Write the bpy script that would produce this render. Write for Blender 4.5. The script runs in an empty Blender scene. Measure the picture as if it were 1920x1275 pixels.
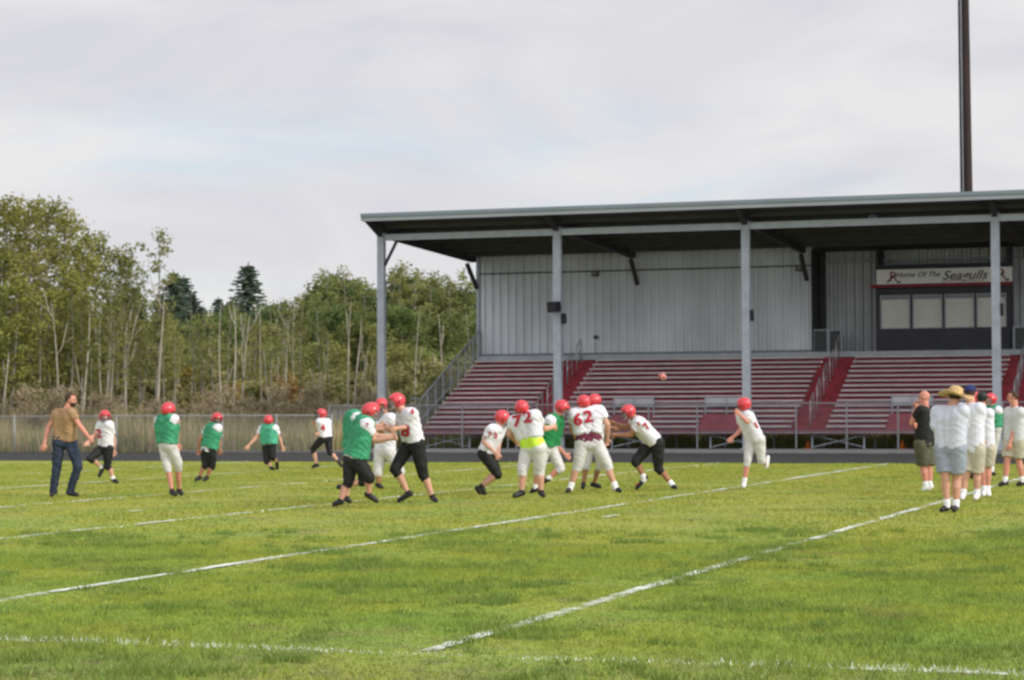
import bpy, math, random
import numpy as np
from mathutils import Vector, Matrix, noise
from mathutils.bvhtree import BVHTree
random.seed(7); rng = np.random.default_rng(11)
sc = bpy.context.scene
col = sc.collection
R = math.radians
# ------------------------------------------------------------------ camera
A_, PIT, ROLL, FPX = 0.3323, 0.0310, 0.0050, 4138.4     # yaw against the field, pitch, roll, focal length in photo pixels
CZ = 1.5
Fw = Vector((-math.sin(A_)*math.cos(PIT), math.cos(A_)*math.cos(PIT), math.sin(PIT)))
Rt = Vector((math.cos(A_), math.sin(A_), 0)); Up = Rt.cross(Fw)
R2 = Rt*math.cos(ROLL) - Up*math.sin(ROLL); U2 = Rt*math.sin(ROLL) + Up*math.cos(ROLL)
cam = bpy.data.cameras.new('camera'); camo = bpy.data.objects.new('camera', cam); col.objects.link(camo)
camo.matrix_world = Matrix(((R2.x,U2.x,-Fw.x,0),(R2.y,U2.y,-Fw.y,0),(R2.z,U2.z,-Fw.z,CZ),(0,0,0,1)))
cam.sensor_width = 36; cam.lens = FPX*36/1920; cam.clip_start = .5; cam.clip_end = 4000
cam.dof.use_dof = True; cam.dof.focus_distance = 3.2; cam.dof.aperture_fstop = 21
sc.camera = camo
C0 = Vector((0,0,CZ))
def ray(px, py): return Fw + R2*((px-960)/FPX) + U2*((637.5-py)/FPX)      # unit depth
def PD(px, py, D): return C0 + ray(px,py)*D
def PG(px, py, z=0): r = ray(px,py); return C0 + r*((z-CZ)/r.z)
def PV(px, py, v): r = ray(px,py); return C0 + r*(v/r.y)
def ground(px, D):                                        # ground point seen in column px at depth D
    r0 = ray(px, 770); r1 = ray(px, 870); a = (C0+r0*D).z; b = (C0+r1*D).z
    return PD(px, 770+100*a/(a-b), D)
# ------------------------------------------------------------------ sun and sky
LOBE = 1.45
def camvec(r, d, u): 
    f = Vector((-math.sin(A_), math.cos(A_), 0)); return (Rt*r + f*d + Vector((0,0,u))).normalized()
SUN = camvec(.80, -.42, .62)
sl = bpy.data.lights.new('sun', 'SUN'); sl.energy = 2.4; sl.angle = R(5); sl.color = (1, .94, .84)
so = bpy.data.objects.new('sun', sl); col.objects.link(so); so.rotation_euler = SUN.to_track_quat('Z','Y').to_euler()
w = bpy.data.worlds.new('World'); sc.world = w; w.use_nodes = True
nt = w.node_tree; N = nt.nodes; L = nt.links
for n in list(N): N.remove(n)
def nd(t, **k):
    n = N.new(t)
    for a, b in k.items(): setattr(n, a, b)
    return n
out = nd('ShaderNodeOutputWorld'); bg = nd('ShaderNodeBackground'); L.new(bg.outputs[0], out.inputs[0])
sky = nd('ShaderNodeTexSky', sky_type='NISHITA', sun_disc=False)
sky.sun_elevation = math.asin(SUN.z); sky.sun_rotation = math.atan2(SUN.x, SUN.y)
sky.dust_density = .6; sky.ozone_density = 2.5
bg.inputs['Strength'].default_value = .10
tc = nd('ShaderNodeTexCoord'); mp = nd('ShaderNodeMapping'); mp.inputs['Scale'].default_value = (5, 5, 22); mp.inputs['Rotation'].default_value=(R(6),R(5),0)
n1 = nd('ShaderNodeTexNoise'); n1.inputs['Scale'].default_value = 1.0; n1.inputs['Detail'].default_value = 6; n1.inputs['Roughness'].default_value = .62; n1.inputs['Distortion'].default_value = .5
L.new(tc.outputs['Generated'], mp.inputs[0]); L.new(mp.outputs[0], n1.inputs[0])
rp = nd('ShaderNodeValToRGB'); rp.color_ramp.elements[0].position = .33; rp.color_ramp.elements[0].color = (.62,.62,.62,1); rp.color_ramp.elements[1].position = .47; rp.color_ramp.elements[1].color = (.96,.96,.96,1)
L.new(n1.outputs[0], rp.inputs[0])
mp2 = nd('ShaderNodeMapping'); mp2.inputs['Scale'].default_value = (9, 9, 26); mp2.inputs['Location'].default_value=(3,1,7); mp2.inputs['Rotation'].default_value=(R(-8),R(10),0)
n2 = nd('ShaderNodeTexNoise'); n2.inputs['Detail'].default_value = 5; n2.inputs['Scale'].default_value = .8; n2.inputs['Distortion'].default_value = .8
L.new(tc.outputs['Generated'], mp2.inputs[0]); L.new(mp2.outputs[0], n2.inputs[0])
rc = nd('ShaderNodeValToRGB'); rc.color_ramp.elements[0].position = .36; rc.color_ramp.elements[0].color = (7.0,6.95,7.35,1); rc.color_ramp.elements[1].position = .66; rc.color_ramp.elements[1].color = (8.3,8.15,8.2,1)
L.new(n2.outputs[0], rc.inputs[0])
mx = nd('ShaderNodeMix', data_type='RGBA'); L.new(rp.outputs[0], mx.inputs[0]); sks = nd('ShaderNodeVectorMath', operation='SCALE'); sks.inputs['Scale'].default_value = 1.5; L.new(sky.outputs[0], sks.inputs[0]); L.new(sks.outputs[0], mx.inputs[6]); L.new(rc.outputs[0], mx.inputs[7])
# glow added to the unseen sky behind the camera, brightening under the stand roof
vm = nd('ShaderNodeVectorMath', operation='DOT_PRODUCT'); L.new(tc.outputs['Generated'], vm.inputs[0]); vm.inputs[1].default_value = camvec(.45, -.85, .30)
m1 = nd('ShaderNodeMath', operation='MAXIMUM'); L.new(vm.outputs['Value'], m1.inputs[0]); m1.inputs[1].default_value = 0
m2 = nd('ShaderNodeMath', operation='MULTIPLY_ADD'); L.new(m1.outputs[0], m2.inputs[0]); m2.inputs[1].default_value = LOBE; m2.inputs[2].default_value = 1
vs_ = nd('ShaderNodeVectorMath', operation='SCALE'); L.new(mx.outputs[2], vs_.inputs[0]); L.new(m2.outputs[0], vs_.inputs['Scale'])
L.new(vs_.outputs[0], bg.inputs[0])
sc.view_settings.view_transform = 'Standard'; sc.view_settings.look = 'None'; sc.view_settings.exposure = 0; sc.view_settings.gamma = 1
sc.cycles.max_bounces = 6; sc.cycles.transparent_max_bounces = 12
# ------------------------------------------------------------------ materials
MATS = {}
def mat(name, c, rough=.8, metal=0, var=.12, scale=6, bump=0, bscale=40, c2=None, spec=.35, objvar=0, translucent=0, stretch=(1,1,1), coord='Object', thr=None):
    if name in MATS: return MATS[name]
    m = bpy.data.materials.new(name); m.use_nodes = True; t = m.node_tree; n = t.nodes; l = t.links
    b = n['Principled BSDF']; b.inputs['Roughness'].default_value = rough; b.inputs['Metallic'].default_value = metal
    b.inputs['Specular IOR Level'].default_value = spec
    tc = n.new('ShaderNodeTexCoord'); mp = n.new('ShaderNodeMapping'); mp.inputs['Scale'].default_value = stretch
    l.new(tc.outputs[coord], mp.inputs[0])
    nz = n.new('ShaderNodeTexNoise'); nz.inputs['Scale'].default_value = scale; nz.inputs['Detail'].default_value = 5; l.new(mp.outputs[0], nz.inputs[0])
    r = n.new('ShaderNodeValToRGB'); r.color_ramp.elements[0].position = .32 if thr is None else thr[0]; r.color_ramp.elements[1].position = .68 if thr is None else thr[1]
    if c2 is None: a = tuple(x*(1-var) for x in c); d = tuple(min(1, x*(1+var)) for x in c)
    else: a, d = c, c2
    r.color_ramp.elements[0].color = (*a, 1); r.color_ramp.elements[1].color = (*d, 1)
    l.new(nz.outputs[0], r.inputs[0]); last = r.outputs[0]
    if objvar:
        oi = n.new('ShaderNodeObjectInfo'); hs = n.new('ShaderNodeHueSaturation')
        mr = n.new('ShaderNodeMapRange'); mr.inputs[3].default_value = 1-objvar; mr.inputs[4].default_value = 1+objvar; l.new(oi.outputs['Random'], mr.inputs[0]); l.new(mr.outputs[0], hs.inputs['Value'])
        mr2 = n.new('ShaderNodeMapRange'); mr2.inputs[3].default_value = .5+objvar*.07; mr2.inputs[4].default_value = .5-objvar*.09
        mm = n.new('ShaderNodeMath'); mm.operation = 'MULTIPLY'; mm.inputs[1].default_value = 7.31; fr = n.new('ShaderNodeMath'); fr.operation = 'FRACT'
        l.new(oi.outputs['Random'], mm.inputs[0]); l.new(mm.outputs[0], fr.inputs[0]); l.new(fr.outputs[0], mr2.inputs[0]); l.new(mr2.outputs[0], hs.inputs['Hue'])
        l.new(last, hs.inputs['Color']); last = hs.outputs[0]
    l.new(last, b.inputs['Base Color'])
    if bump:
        nb = n.new('ShaderNodeTexNoise'); nb.inputs['Scale'].default_value = bscale; nb.inputs['Detail'].default_value = 3; l.new(mp.outputs[0], nb.inputs[0])
        bp = n.new('ShaderNodeBump'); bp.inputs['Strength'].default_value = bump; bp.inputs['Distance'].default_value = .02; l.new(nb.outputs[0], bp.inputs['Height']); l.new(bp.outputs[0], b.inputs['Normal'])
    if translucent:
        tr = n.new('ShaderNodeBsdfTranslucent'); ms = n.new('ShaderNodeMixShader'); ms.inputs[0].default_value = translucent
        l.new(last, tr.inputs[0]); l.new(b.outputs[0], ms.inputs[1]); l.new(tr.outputs[0], ms.inputs[2]); l.new(ms.outputs[0], n['Material Output'].inputs[0])
    MATS[name] = m; return m
steel = mat('galvanised steel', (.33,.36,.395), .55, .1, .12, 3)
steel_light = mat('pale painted steel', (.36,.395,.42), .5, .1, .10, 3)
fence_m = mat('weathered fence pipe', (.27,.28,.29), .6, .1, .1, 3)
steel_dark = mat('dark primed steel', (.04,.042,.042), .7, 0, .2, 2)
alu = mat('mill aluminium', (.53,.48,.49), .7, 0, .12, 2, spec=.2)
alu_rail = mat('aluminium rail', (.42,.42,.44), .4, .4, .1, 2)
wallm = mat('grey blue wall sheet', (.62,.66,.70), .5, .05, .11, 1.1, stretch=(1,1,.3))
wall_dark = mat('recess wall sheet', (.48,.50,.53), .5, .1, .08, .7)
fascia_m = mat('fascia gutter metal', (.19,.23,.25), .5, .2, .08, 1)
fascia_l = mat('fascia lower trim', (.36,.39,.40), .5, .2, .06, 1)
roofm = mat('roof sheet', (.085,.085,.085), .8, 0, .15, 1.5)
redm = mat('maroon riser paint', (.31,.055,.08), .6, 0, .25, 1.3)
redstair = mat('red stair paint', (.25,.022,.034), .6, 0, .3, 3)
navy = mat('press box dark paint', (.028,.028,.038), .5, 0, .2, 2)
blindm = mat('pale window blind', (.62,.62,.58), .5, 0, .06, 2)
signm = mat('white sign board', (.75,.75,.73), .6, 0, .05, 1)
signred = mat('sign red trim', (.20,.01,.02), .5)
blackm = mat('black plastic', (.012,.013,.016), .5)
woodpole = mat('creosoted pole wood', (.028,.017,.014), .9, 0, .4, 4, bump=.3, stretch=(1,1,.1))
conc = mat('worn concrete', (.14,.135,.135), .9, 0, .2, 2)
trackm = mat('black track rubber', (.020,.020,.021), .85, 0, .2, 1.0)
helm = mat('glossy red helmet', (.60,.045,.06), .22, 0, .04, 3, spec=.6)
maskm = mat('grey face mask wire', (.12,.11,.12), .4)
skin = mat('light skin', (.56,.30,.21), .6, 0, .08, 14)
skin2 = mat('reddened skin', (.58,.25,.18), .6, 0, .08, 14)
skin3 = mat('tanned skin', (.34,.16,.09), .6, 0, .1, 14)
whitej = mat('white jersey cloth', (.69,.68,.73), .8, 0, .05, 9, bump=.35, bscale=12)
creamp = mat('off white football pants', (.58,.57,.565), .8, 0, .07, 9, bump=.3, bscale=10)
blackp = mat('black football pants', (.012,.012,.013), .75, 0, .3, 9, bump=.25, bscale=9)
greenv = mat('green mesh vest', (.045,.28,.15), .8, 0, .22, 8, bump=.5, bscale=12)
greend = mat('deep green mesh vest', (.015,.20,.06), .8, 0, .2, 8, bump=.5, bscale=12)
redn = mat('red lettering cloth', (.42,.025,.045), .8)
maroon = mat('maroon undershirt', (.13,.02,.045), .8, bump=.4)
neon = mat('neon yellow undershirt', (.55,.80,.06), .8, bump=.5, bscale=14)
jeans = mat('dark blue denim', (.022,.032,.055), .85, 0, .4, 7, bump=.35, bscale=12)
tan_tee = mat('tan olive tee', (.33,.205,.105), .85, 0, .12, 5, bump=.6, bscale=14)
brownp = mat('dark brown cloth panel', (.08,.045,.03), .85)
blacktee = mat('black tee', (.012,.012,.012), .85, 0, .2, 6, bump=.6, bscale=14)
olive = mat('olive cargo cloth', (.085,.085,.055), .85, 0, .15, 8, bump=.6, bscale=14)
sweat = mat('pale grey sweatshirt', (.56,.58,.68), .9, 0, .05, 7, bump=.3, bscale=9)
whitet = mat('white cotton tee', (.70,.70,.80), .85, 0, .04, 7, bump=.3, bscale=9)
polo = mat('light grey polo', (.55,.56,.58), .85, 0, .05, 7, bump=.25, bscale=9)
greys = mat('grey sport shorts', (.27,.30,.36), .85, 0, .08, 7, bump=.25, bscale=9)
khaki = mat('khaki shorts cloth', (.46,.42,.33), .85, 0, .07, 7, bump=.25, bscale=9)
sockw = mat('white sock', (.78,.78,.80), .9)
shoeb = mat('black cleat', (.015,.015,.018), .45)
shoew = mat('white shoe', (.72,.72,.74), .5)
soler = mat('red shoe sole', (.50,.05,.03), .5)
solew = mat('white shoe sole', (.62,.62,.62), .5)
strawm = mat('woven straw', (.52,.35,.16), .8, 0, .2, 30)
navycap = mat('navy cap cloth', (.02,.028,.12), .8)
hairm = mat('brown hair', (.05,.028,.018), .8, 0, .3, 40)
belt = mat('black belt', (.02,.02,.022), .5)
navyhem = mat('navy hem band', (.05,.06,.16), .8)
eyem = mat('dark eye', (.02,.015,.012), .3)
bluec = mat('blue cloth', (.02,.16,.50), .8)
ballm = mat('red brown ball leather', (.48,.10,.06), .55)
# ------------------------------------------------------------------ mesh helpers
class MB:
    def __init__(s): s.v = []; s.f = []
    def add(s, vs, fs): k = len(s.v); s.v += [tuple(p) for p in vs]; s.f += [tuple(i+k for i in f) for f in fs]; return s
    def box(s, a, b):
        x0,y0,z0 = a; x1,y1,z1 = b
        return s.add([(x0,y0,z0),(x1,y0,z0),(x1,y1,z0),(x0,y1,z0),(x0,y0,z1),(x1,y0,z1),(x1,y1,z1),(x0,y1,z1)],
                     [(0,3,2,1),(4,5,6,7),(0,1,5,4),(1,2,6,5),(2,3,7,6),(3,0,4,7)])
    def tube(s, pts, rad, n=8, cap=True):
        pts = [Vector(p) for p in pts]; rad = rad if isinstance(rad, (list, tuple)) else [rad]*len(pts)
        vs = []; fs = []; prev = None
        for i, p in enumerate(pts):
            d = (pts[min(i+1, len(pts)-1)] - pts[max(i-1, 0)]).normalized()
            a = prev if prev is not None else (Vector((0,0,1)) if abs(d.z) < .9 else Vector((1,0,0)))
            x = (a - d*a.dot(d)); x = x.normalized() if x.length > 1e-5 else d.orthogonal().normalized(); y = d.cross(x); prev = x
            for k in range(n):
                t = 2*math.pi*k/n; vs.append(p + (x*math.cos(t) + y*math.sin(t))*rad[i])
        for i in range(len(pts)-1):
            for k in range(n): fs.append((i*n+k, i*n+(k+1)%n, (i+1)*n+(k+1)%n, (i+1)*n+k))
        if cap: fs += [tuple(range(n-1,-1,-1)), tuple(range((len(pts)-1)*n, len(pts)*n))]
        return s.add(vs, fs)
    def beam(s, a, b, wd, h, upv=(0,0,1)):                   # rectangular bar
        a = Vector(a); b = Vector(b); d = (b-a).normalized(); u = Vector(upv); x = d.cross(u)
        x = x.normalized() if x.length > 1e-4 else Vector((1,0,0)); u = x.cross(d).normalized()
        vs = [p + x*sx*wd/2 + u*sz*h/2 for p in (a,b) for sx,sz in ((-1,-1),(1,-1),(1,1),(-1,1))]
        return s.add(vs, [(0,3,2,1),(4,5,6,7),(0,1,5,4),(1,2,6,5),(2,3,7,6),(3,0,4,7)])
    def cap(s, p0, r0, p1, r1, n=10, m=4, flat=None):
        """tapered capsule, closed; flat=(dir, factor) squashes the section along dir"""
        p0 = Vector(p0); p1 = Vector(p1); d = p1-p0; ln = d.length
        d = d.normalized() if ln > 1e-5 else Vector((0,0,1))
        x = d.orthogonal().normalized(); y = d.cross(x)
        rings = []
        for i in range(1, m+1): t = -math.pi/2 + (math.pi/2)*i/m; rings.append((p0, r0*math.cos(t), r0*math.sin(t)))
        for i in range(0, m): t = (math.pi/2)*i/m; rings.append((p1, r1*math.cos(t), r1*math.sin(t)))
        vs = [p0 - d*r0]
        for c, rr, o in rings:
            for k in range(n): t = 2*math.pi*k/n; vs.append(c + d*o + (x*math.cos(t)+y*math.sin(t))*rr)
        vs.append(p1 + d*r1)
        if flat:
            fd = Vector(flat[0]).normalized(); ff = flat[1]
            vs = [p0 + (q-p0) - fd*((q-p0).dot(fd))*(1-ff) for q in vs]
        fs = [(0, 1+(k+1)%n, 1+k) for k in range(n)]; nr = len(rings)
        for i in range(nr-1):
            for k in range(n): fs.append((1+i*n+k, 1+i*n+(k+1)%n, 1+(i+1)*n+(k+1)%n, 1+(i+1)*n+k))
        e = len(vs)-1; b0 = 1+(nr-1)*n; fs += [(e, b0+k, b0+(k+1)%n) for k in range(n)]
        return s.add(vs, fs)
    def cone(s, p0, r0, p1, r1, n=12): return s.tube([p0,p1],[r0,r1],n)
    def build(s, name, m, parent=None, smooth=False, origin=None):
        me = bpy.data.meshes.new(name); o = Vector(origin) if origin is not None else Vector((0,0,0))
        if parent is not None and origin is None: o = parent_origin(parent)
        me.from_pydata([tuple(Vector(v)-o) for v in s.v], [], s.f); me.update()
        ob = bpy.data.objects.new(name, me); col.objects.link(ob); me.materials.append(m)
        if smooth: me.shade_smooth()
        if parent is not None: ob.parent = parent
        else: ob.location = o
        return ob
def parent_origin(p):
    o = Vector((0,0,0))
    while p is not None: o += p.location; p = p.parent
    return o
def tag(o, label=None, cat=None, group=None, kind=None):
    if label: o['label'] = label
    if cat: o['category'] = cat
    if group: o['group'] = group
    if kind: o['kind'] = kind
    return o
def empty(name, loc, *a, **k):
    o = bpy.data.objects.new(name, None); o.location = loc; o.empty_display_size = .2; col.objects.link(o); return tag(o, *a, **k)
def npmesh(name, V, F, m, parent=None, loc=(0,0,0), nv=None):
    """V (n,3), F flat loops with nv verts per face"""
    me = bpy.data.meshes.new(name); me.vertices.add(len(V)); me.vertices.foreach_set('co', np.asarray(V, np.float32).ravel())
    nf = len(F)//nv; me.loops.add(len(F)); me.loops.foreach_set('vertex_index', np.asarray(F, np.int32))
    me.polygons.add(nf); me.polygons.foreach_set('loop_start', np.arange(0, nf*nv, nv, dtype=np.int32)); me.polygons.foreach_set('loop_total', np.full(nf, nv, np.int32))
    me.update(calc_edges=True); me.materials.append(m)
    ob = bpy.data.objects.new(name, me); col.objects.link(ob); ob.location = loc
    if parent is not None: ob.parent = parent
    return ob
# ------------------------------------------------------------------ ground, track, field
V_SIDE, V_TRACK, V_APRON, V_POST, V_WALL = 12.62, 58.13, 69.7, 74.75, 85.06
V_FRONT, V_FAS = 78.18, 73.35
UPOST = [-30.84, -24.07, -17.22, -8.72, -.2]
Z_DECK, Z_FRONT = 3.56, .54
dirt = mat('dry earth and weeds', (.14,.11,.06), .95, 0, .2, .6, c2=(.09,.10,.04), coord='Generated')
dirt = mat('dry earth', (.15,.125,.07), .95, 0, .2, .6, c2=(.08,.09,.035))
g = MB().box((-900,-60,-1),(900,1500,-.03)).build('ground', dirt); tag(g, kind='structure')
# turf sheet with its mown colour
def turf_mat(name, base_a, base_b, blade=False):
    m = bpy.data.materials.new(name); m.use_nodes = True; t = m.node_tree; n = t.nodes; l = t.links; b = n['Principled BSDF']
    b.inputs['Roughness'].default_value = .75; b.inputs['Specular IOR Level'].default_value = .25
    ge = n.new('ShaderNodeNewGeometry')
    def nz(scale, st=(1,1,1), det=4):
        mp = n.new('ShaderNodeMapping'); mp.inputs['Scale'].default_value = st; mp.inputs['Rotation'].default_value = (0,0,-A_)
        q = n.new('ShaderNodeTexNoise'); q.inputs['Scale'].default_value = scale; q.inputs['Detail'].default_value = det; q.inputs['Roughness'].default_value = .6
        l.new(ge.outputs['Position'], mp.inputs[0]); l.new(mp.outputs[0], q.inputs[0]); return q.outputs[0]
    def ramp(src, a, pa, c, pc):
        r = n.new('ShaderNodeValToRGB'); r.color_ramp.elements[0].position = pa; r.color_ramp.elements[0].color = (*a,1); r.color_ramp.elements[1].position = pc; r.color_ramp.elements[1].color = (*c,1); l.new(src, r.inputs[0]); return r.outputs[0]
    c1 = ramp(nz(.55), base_a, .38, base_b, .62)
    def mix(f, x, col_):
        k = n.new('ShaderNodeMix'); k.data_type = 'RGBA'; l.new(f, k.inputs[0]); l.new(x, k.inputs[6]); k.inputs[7].default_value = (*col_,1); return k.outputs[2]
    f2 = ramp(nz(1.7, det=5), (0,0,0), .56, (.75,.75,.75), .70)
    c2 = mix(f2, c1, (.11,.18,.042))                          # dark clover patches
    f3 = ramp(nz(.9, det=6), (0,0,0), .57, (.7,.7,.7), .70)
    k3 = n.new('ShaderNodeMapping')
    c3 = mix(f3, c2, (.24,.21,.085))                            # thin straw patches
    f4 = ramp(nz(9, det=3), (.72,.72,.72), .3, (1.2,1.2,1.2), .7)
    mm = n.new('ShaderNodeMix'); mm.data_type = 'RGBA'; mm.blend_type = 'MULTIPLY'; mm.inputs[0].default_value = 1; l.new(c3, mm.inputs[6]); l.new(f4, mm.inputs[7])
    # the strip next to the camera outside the sideline is drier and browner: wear of the turf itself
    sx = n.new('ShaderNodeSeparateXYZ'); l.new(ge.outputs['Position'], sx.inputs[0])
    ad = n.new('ShaderNodeMath'); ad.operation='MULTIPLY_ADD'; ad.inputs[1].default_value = 5; l.new(nz(.7), ad.inputs[0]); l.new(sx.outputs[1], ad.inputs[2])
    fs = ramp(ad.outputs[0], (1,1,1), 0, (0,0,0), 1)
    r = n.new('ShaderNodeMapRange'); r.inputs[1].default_value = 14.2; r.inputs[2].default_value = 16.4; r.inputs[3].default_value = .55; r.inputs[4].default_value = 0; l.new(ad.outputs[0], r.inputs[0])
    f5 = ramp(nz(5, det=5), (0,0,0), .38, (1,1,1), .62); m5 = n.new('ShaderNodeMath'); m5.operation='MULTIPLY'; l.new(r.outputs[0], m5.inputs[0]); l.new(f5, m5.inputs[1])
    c5 = mix(m5.outputs[0], mm.outputs[2], (.20,.165,.085))
    r9 = n.new('ShaderNodeMapRange'); r9.inputs[1].default_value = 14; r9.inputs[2].default_value = 30; l.new(sx.outputs[1], r9.inputs[0])
    c6 = n.new('ShaderNodeMix'); c6.data_type='RGBA'; c6.blend_type='MULTIPLY'; c6.inputs[0].default_value = 1
    sh = ramp(r9.outputs[0], (.99,1.05,1.08), 0, (1.08,1.0,.95), 1)
    l.new(c5, c6.inputs[6]); l.new(sh, c6.inputs[7])
    l.new(c6.outputs[2], b.inputs['Base Color'])
    if blade:
        tr = n.new('ShaderNodeBsdfTranslucent'); ms = n.new('ShaderNodeMixShader'); ms.inputs[0].default_value = .3
        l.new(c6.outputs[2], tr.inputs[0]); l.new(b.outputs[0], ms.inputs[1]); l.new(tr.outputs[0], ms.inputs[2]); l.new(ms.outputs[0], n['Material Output'].inputs[0])
    MATS[name] = m; return m
turf = turf_mat('mown turf', (.215,.285,.049), (.28,.31,.048))
bladem = turf_mat('grass blades', (.248,.335,.055), (.32,.358,.054), True)
o = MB().box((-110,-20,-.4),(70,V_TRACK,0)).build('field', turf); tag(o, kind='structure')
o = MB().box((-110,V_TRACK,-.4),(70,V_APRON,.012)).build('running_track', trackm); tag(o, kind='structure')
o = MB().box((-37,V_APRON,-.4),(20,V_POST+1.2,.05)).build('pavement', conc); tag(o, kind='structure')
o = MB().box((-37,V_POST+1.2,-.4),(20,V_WALL+6,.0)).build('dirt_pad', mat('shade darkened gravel',(.035,.033,.028),.95)); tag(o, kind='structure')  # gravel colour darkened to hold the shade under the seats
# white lines: worn paint strips
paint = bpy.data.materials.new('worn chalk paint'); paint.use_nodes = True
t = paint.node_tree; n = t.nodes; l = t.links; b = n['Principled BSDF']; b.inputs['Base Color'].default_value = (.66,.69,.62,1); b.inputs['Roughness'].default_value = .9
ge = n.new('ShaderNodeNewGeometry'); q = n.new('ShaderNodeTexNoise'); q.inputs['Scale'].default_value = 6; q.inputs['Detail'].default_value = 6; q.inputs['Roughness'].default_value = .75; l.new(ge.outputs['Position'], q.inputs[0])
q2 = n.new('ShaderNodeTexNoise'); q2.inputs['Scale'].default_value = .9; q2.inputs['Detail'].default_value = 2; l.new(ge.outputs['Position'], q2.inputs[0])
ad = n.new('ShaderNodeMath'); ad.operation = 'ADD'; l.new(q.outputs[0], ad.inputs[0]); l.new(q2.outputs[0], ad.inputs[1])
r = n.new('ShaderNodeValToRGB'); r.color_ramp.elements[0].position = .42; r.color_ramp.elements[1].position = .57; 
hv = n.new('ShaderNodeMath'); hv.operation='MULTIPLY'; hv.inputs[1].default_value=.5; l.new(ad.outputs[0], hv.inputs[0]); l.new(hv.outputs[0], r.inputs[0])
l.new(r.outputs[0], b.inputs['Alpha'])
def line_strip(name, p0, p1, wdt, z=.014):
    p0 = Vector(p0); p1 = Vector(p1); d = p1-p0; ln = d.length; d.normalize(); x = Vector((-d.y, d.x, 0)); k = max(8, int(ln/.12)); vs = []
    for i in range(k+1):
        c = p0 + d*(ln*i/k) + x*(noise.noise(Vector((i*.07, p0.x, 3)))*.035)
        for s in (-1, 1): vs.append(tuple(c + x*s*(wdt/2 + random.uniform(-.015,.02)) + Vector((0,0,z))))
    fs = [(2*i, 2*i+2, 2*i+3, 2*i+1) for i in range(k) if noise.noise(Vector((i*.11, p0.x*3.1+p0.y, 1)))+.5*noise.noise(Vector((i*.4, p0.x, 2))) < ((-.02 if i % 5 < 3 else -.35) if wdt > .12 else .52 if abs(p0.x+4.95) < 6 else .12)]
    o = MB().add(vs, fs).build(name, paint); tag(o, kind='structure'); return o
LINES = [((-60,V_SIDE,0),(40,V_SIDE,0),.13)]
for k in range(-8, 6):
    u = -4.95 - 4.572*k
    LINES.append(((u, V_SIDE+.08, 0), (u + .0, V_SIDE+48.7-3.6, 0), .105))
for i, (a, b_, wd) in enumerate(LINES): line_strip('field_line', a, b_, wd, .005 if i == 0 else .016)
# hash marks
o = None
for k in range(-30, 30):
    u = -4.95 + .914*k
    if k in (-11,-12,-4,3,-17):
        line_strip('field_line', (u, V_SIDE+16.2, 0), (u, V_SIDE+16.8, 0), .08, .022)
# grass blades: short mown tufts, denser towards the camera
def blades(n, d0, d1, h0, h1, w0, name):
    D = np.sqrt(rng.uniform(d0*d0, d1*d1, n)) + rng.normal(0, 2.2, n)*(1 if d0 > 15 else .9); D = np.clip(D, 11.2, None)+rng.uniform(0,.6,n); X = rng.uniform(-.40, .40, n)*D
    u = X*math.cos(A_) - D*math.sin(A_); v = X*math.sin(A_) + D*math.cos(A_)
    k = v < V_TRACK-.05; u = u[k]; v = v[k]; m = len(u)
    h = rng.uniform(h0, h1, m)*(.8+.5*np.sin(u*1.3+np.sin(v*.9)*2)*np.sin(v*1.1)); th = rng.uniform(0, 2*np.pi, m); wd = w0*rng.uniform(.7, 1.3, m)
    lx = rng.normal(0, .5, m)*h; ly = rng.normal(0, .5, m)*h
    V = np.zeros((m, 3, 3)); V[:,0] = np.stack([u-np.cos(th)*wd, v-np.sin(th)*wd, 0*u], 1); V[:,1] = np.stack([u+np.cos(th)*wd, v+np.sin(th)*wd, 0*u], 1); V[:,2] = np.stack([u+lx, v+ly, h], 1)
    # painted blades along the lines
    on = (np.abs(v - V_SIDE) < .085) & (rng.uniform(0,1,m) < .7)
    for k in range(-8, 6): on |= (np.abs(u - (-4.95-4.572*k)) < .055) & (v > V_SIDE) & (v < V_SIDE+45)
    wear = np.sin(u*2.1+np.cos(v*1.7)*2)*np.sin(v*2.3+u)
    on &= (rng.uniform(0, 1, m) < .50 + .30*wear)
    F = np.arange(m*3)
    ob = npmesh(name, V.reshape(-1,3), F, bladem, nv=3); ob.data.materials.append(MATS['chalked grass'])
    ob.data.polygons.foreach_set('material_index', on.astype(np.int32)); return ob
mat('chalked grass', (.60,.64,.54), .9)
def clumps(n):
    D = np.sqrt(rng.uniform(12*12, 27*27, n)); X = rng.uniform(-.40, .40, n)*D
    u = X*math.cos(A_) - D*math.sin(A_); v = X*math.sin(A_) + D*math.cos(A_)
    nz_ = np.array([noise.noise(Vector((a*.9, b_*.9, 5)))+.6*noise.noise(Vector((a*2.7, b_*2.7, 9))) for a, b_ in zip(u, v)]); k = nz_ + rng.normal(0, .22, n) > .34; u = np.repeat(u[k], 26); v = np.repeat(v[k], 26); m = len(u)
    u = u+rng.normal(0, .05, m); v = v+rng.normal(0, .05, m); h = rng.uniform(.03, .075, m); th = rng.uniform(0, 2*np.pi, m); wd = .0055
    V = np.zeros((m,3,3)); V[:,0] = np.stack([u-np.cos(th)*wd, v-np.sin(th)*wd, 0*u],1); V[:,1] = np.stack([u+np.cos(th)*wd, v+np.sin(th)*wd, 0*u],1); V[:,2] = np.stack([u+rng.normal(0,.5,m)*h, v+rng.normal(0,.5,m)*h, h],1)
    return npmesh('grass', V.reshape(-1,3), np.arange(m*3), mat('coarse grass clump', (.15,.235,.045), .7, 0, 0, .8, c2=(.22,.29,.055), translucent=.3), nv=3)
tag(clumps(13500), 'coarser darker tufts scattered through the foreground grass', 'grass', kind='stuff')
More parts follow.
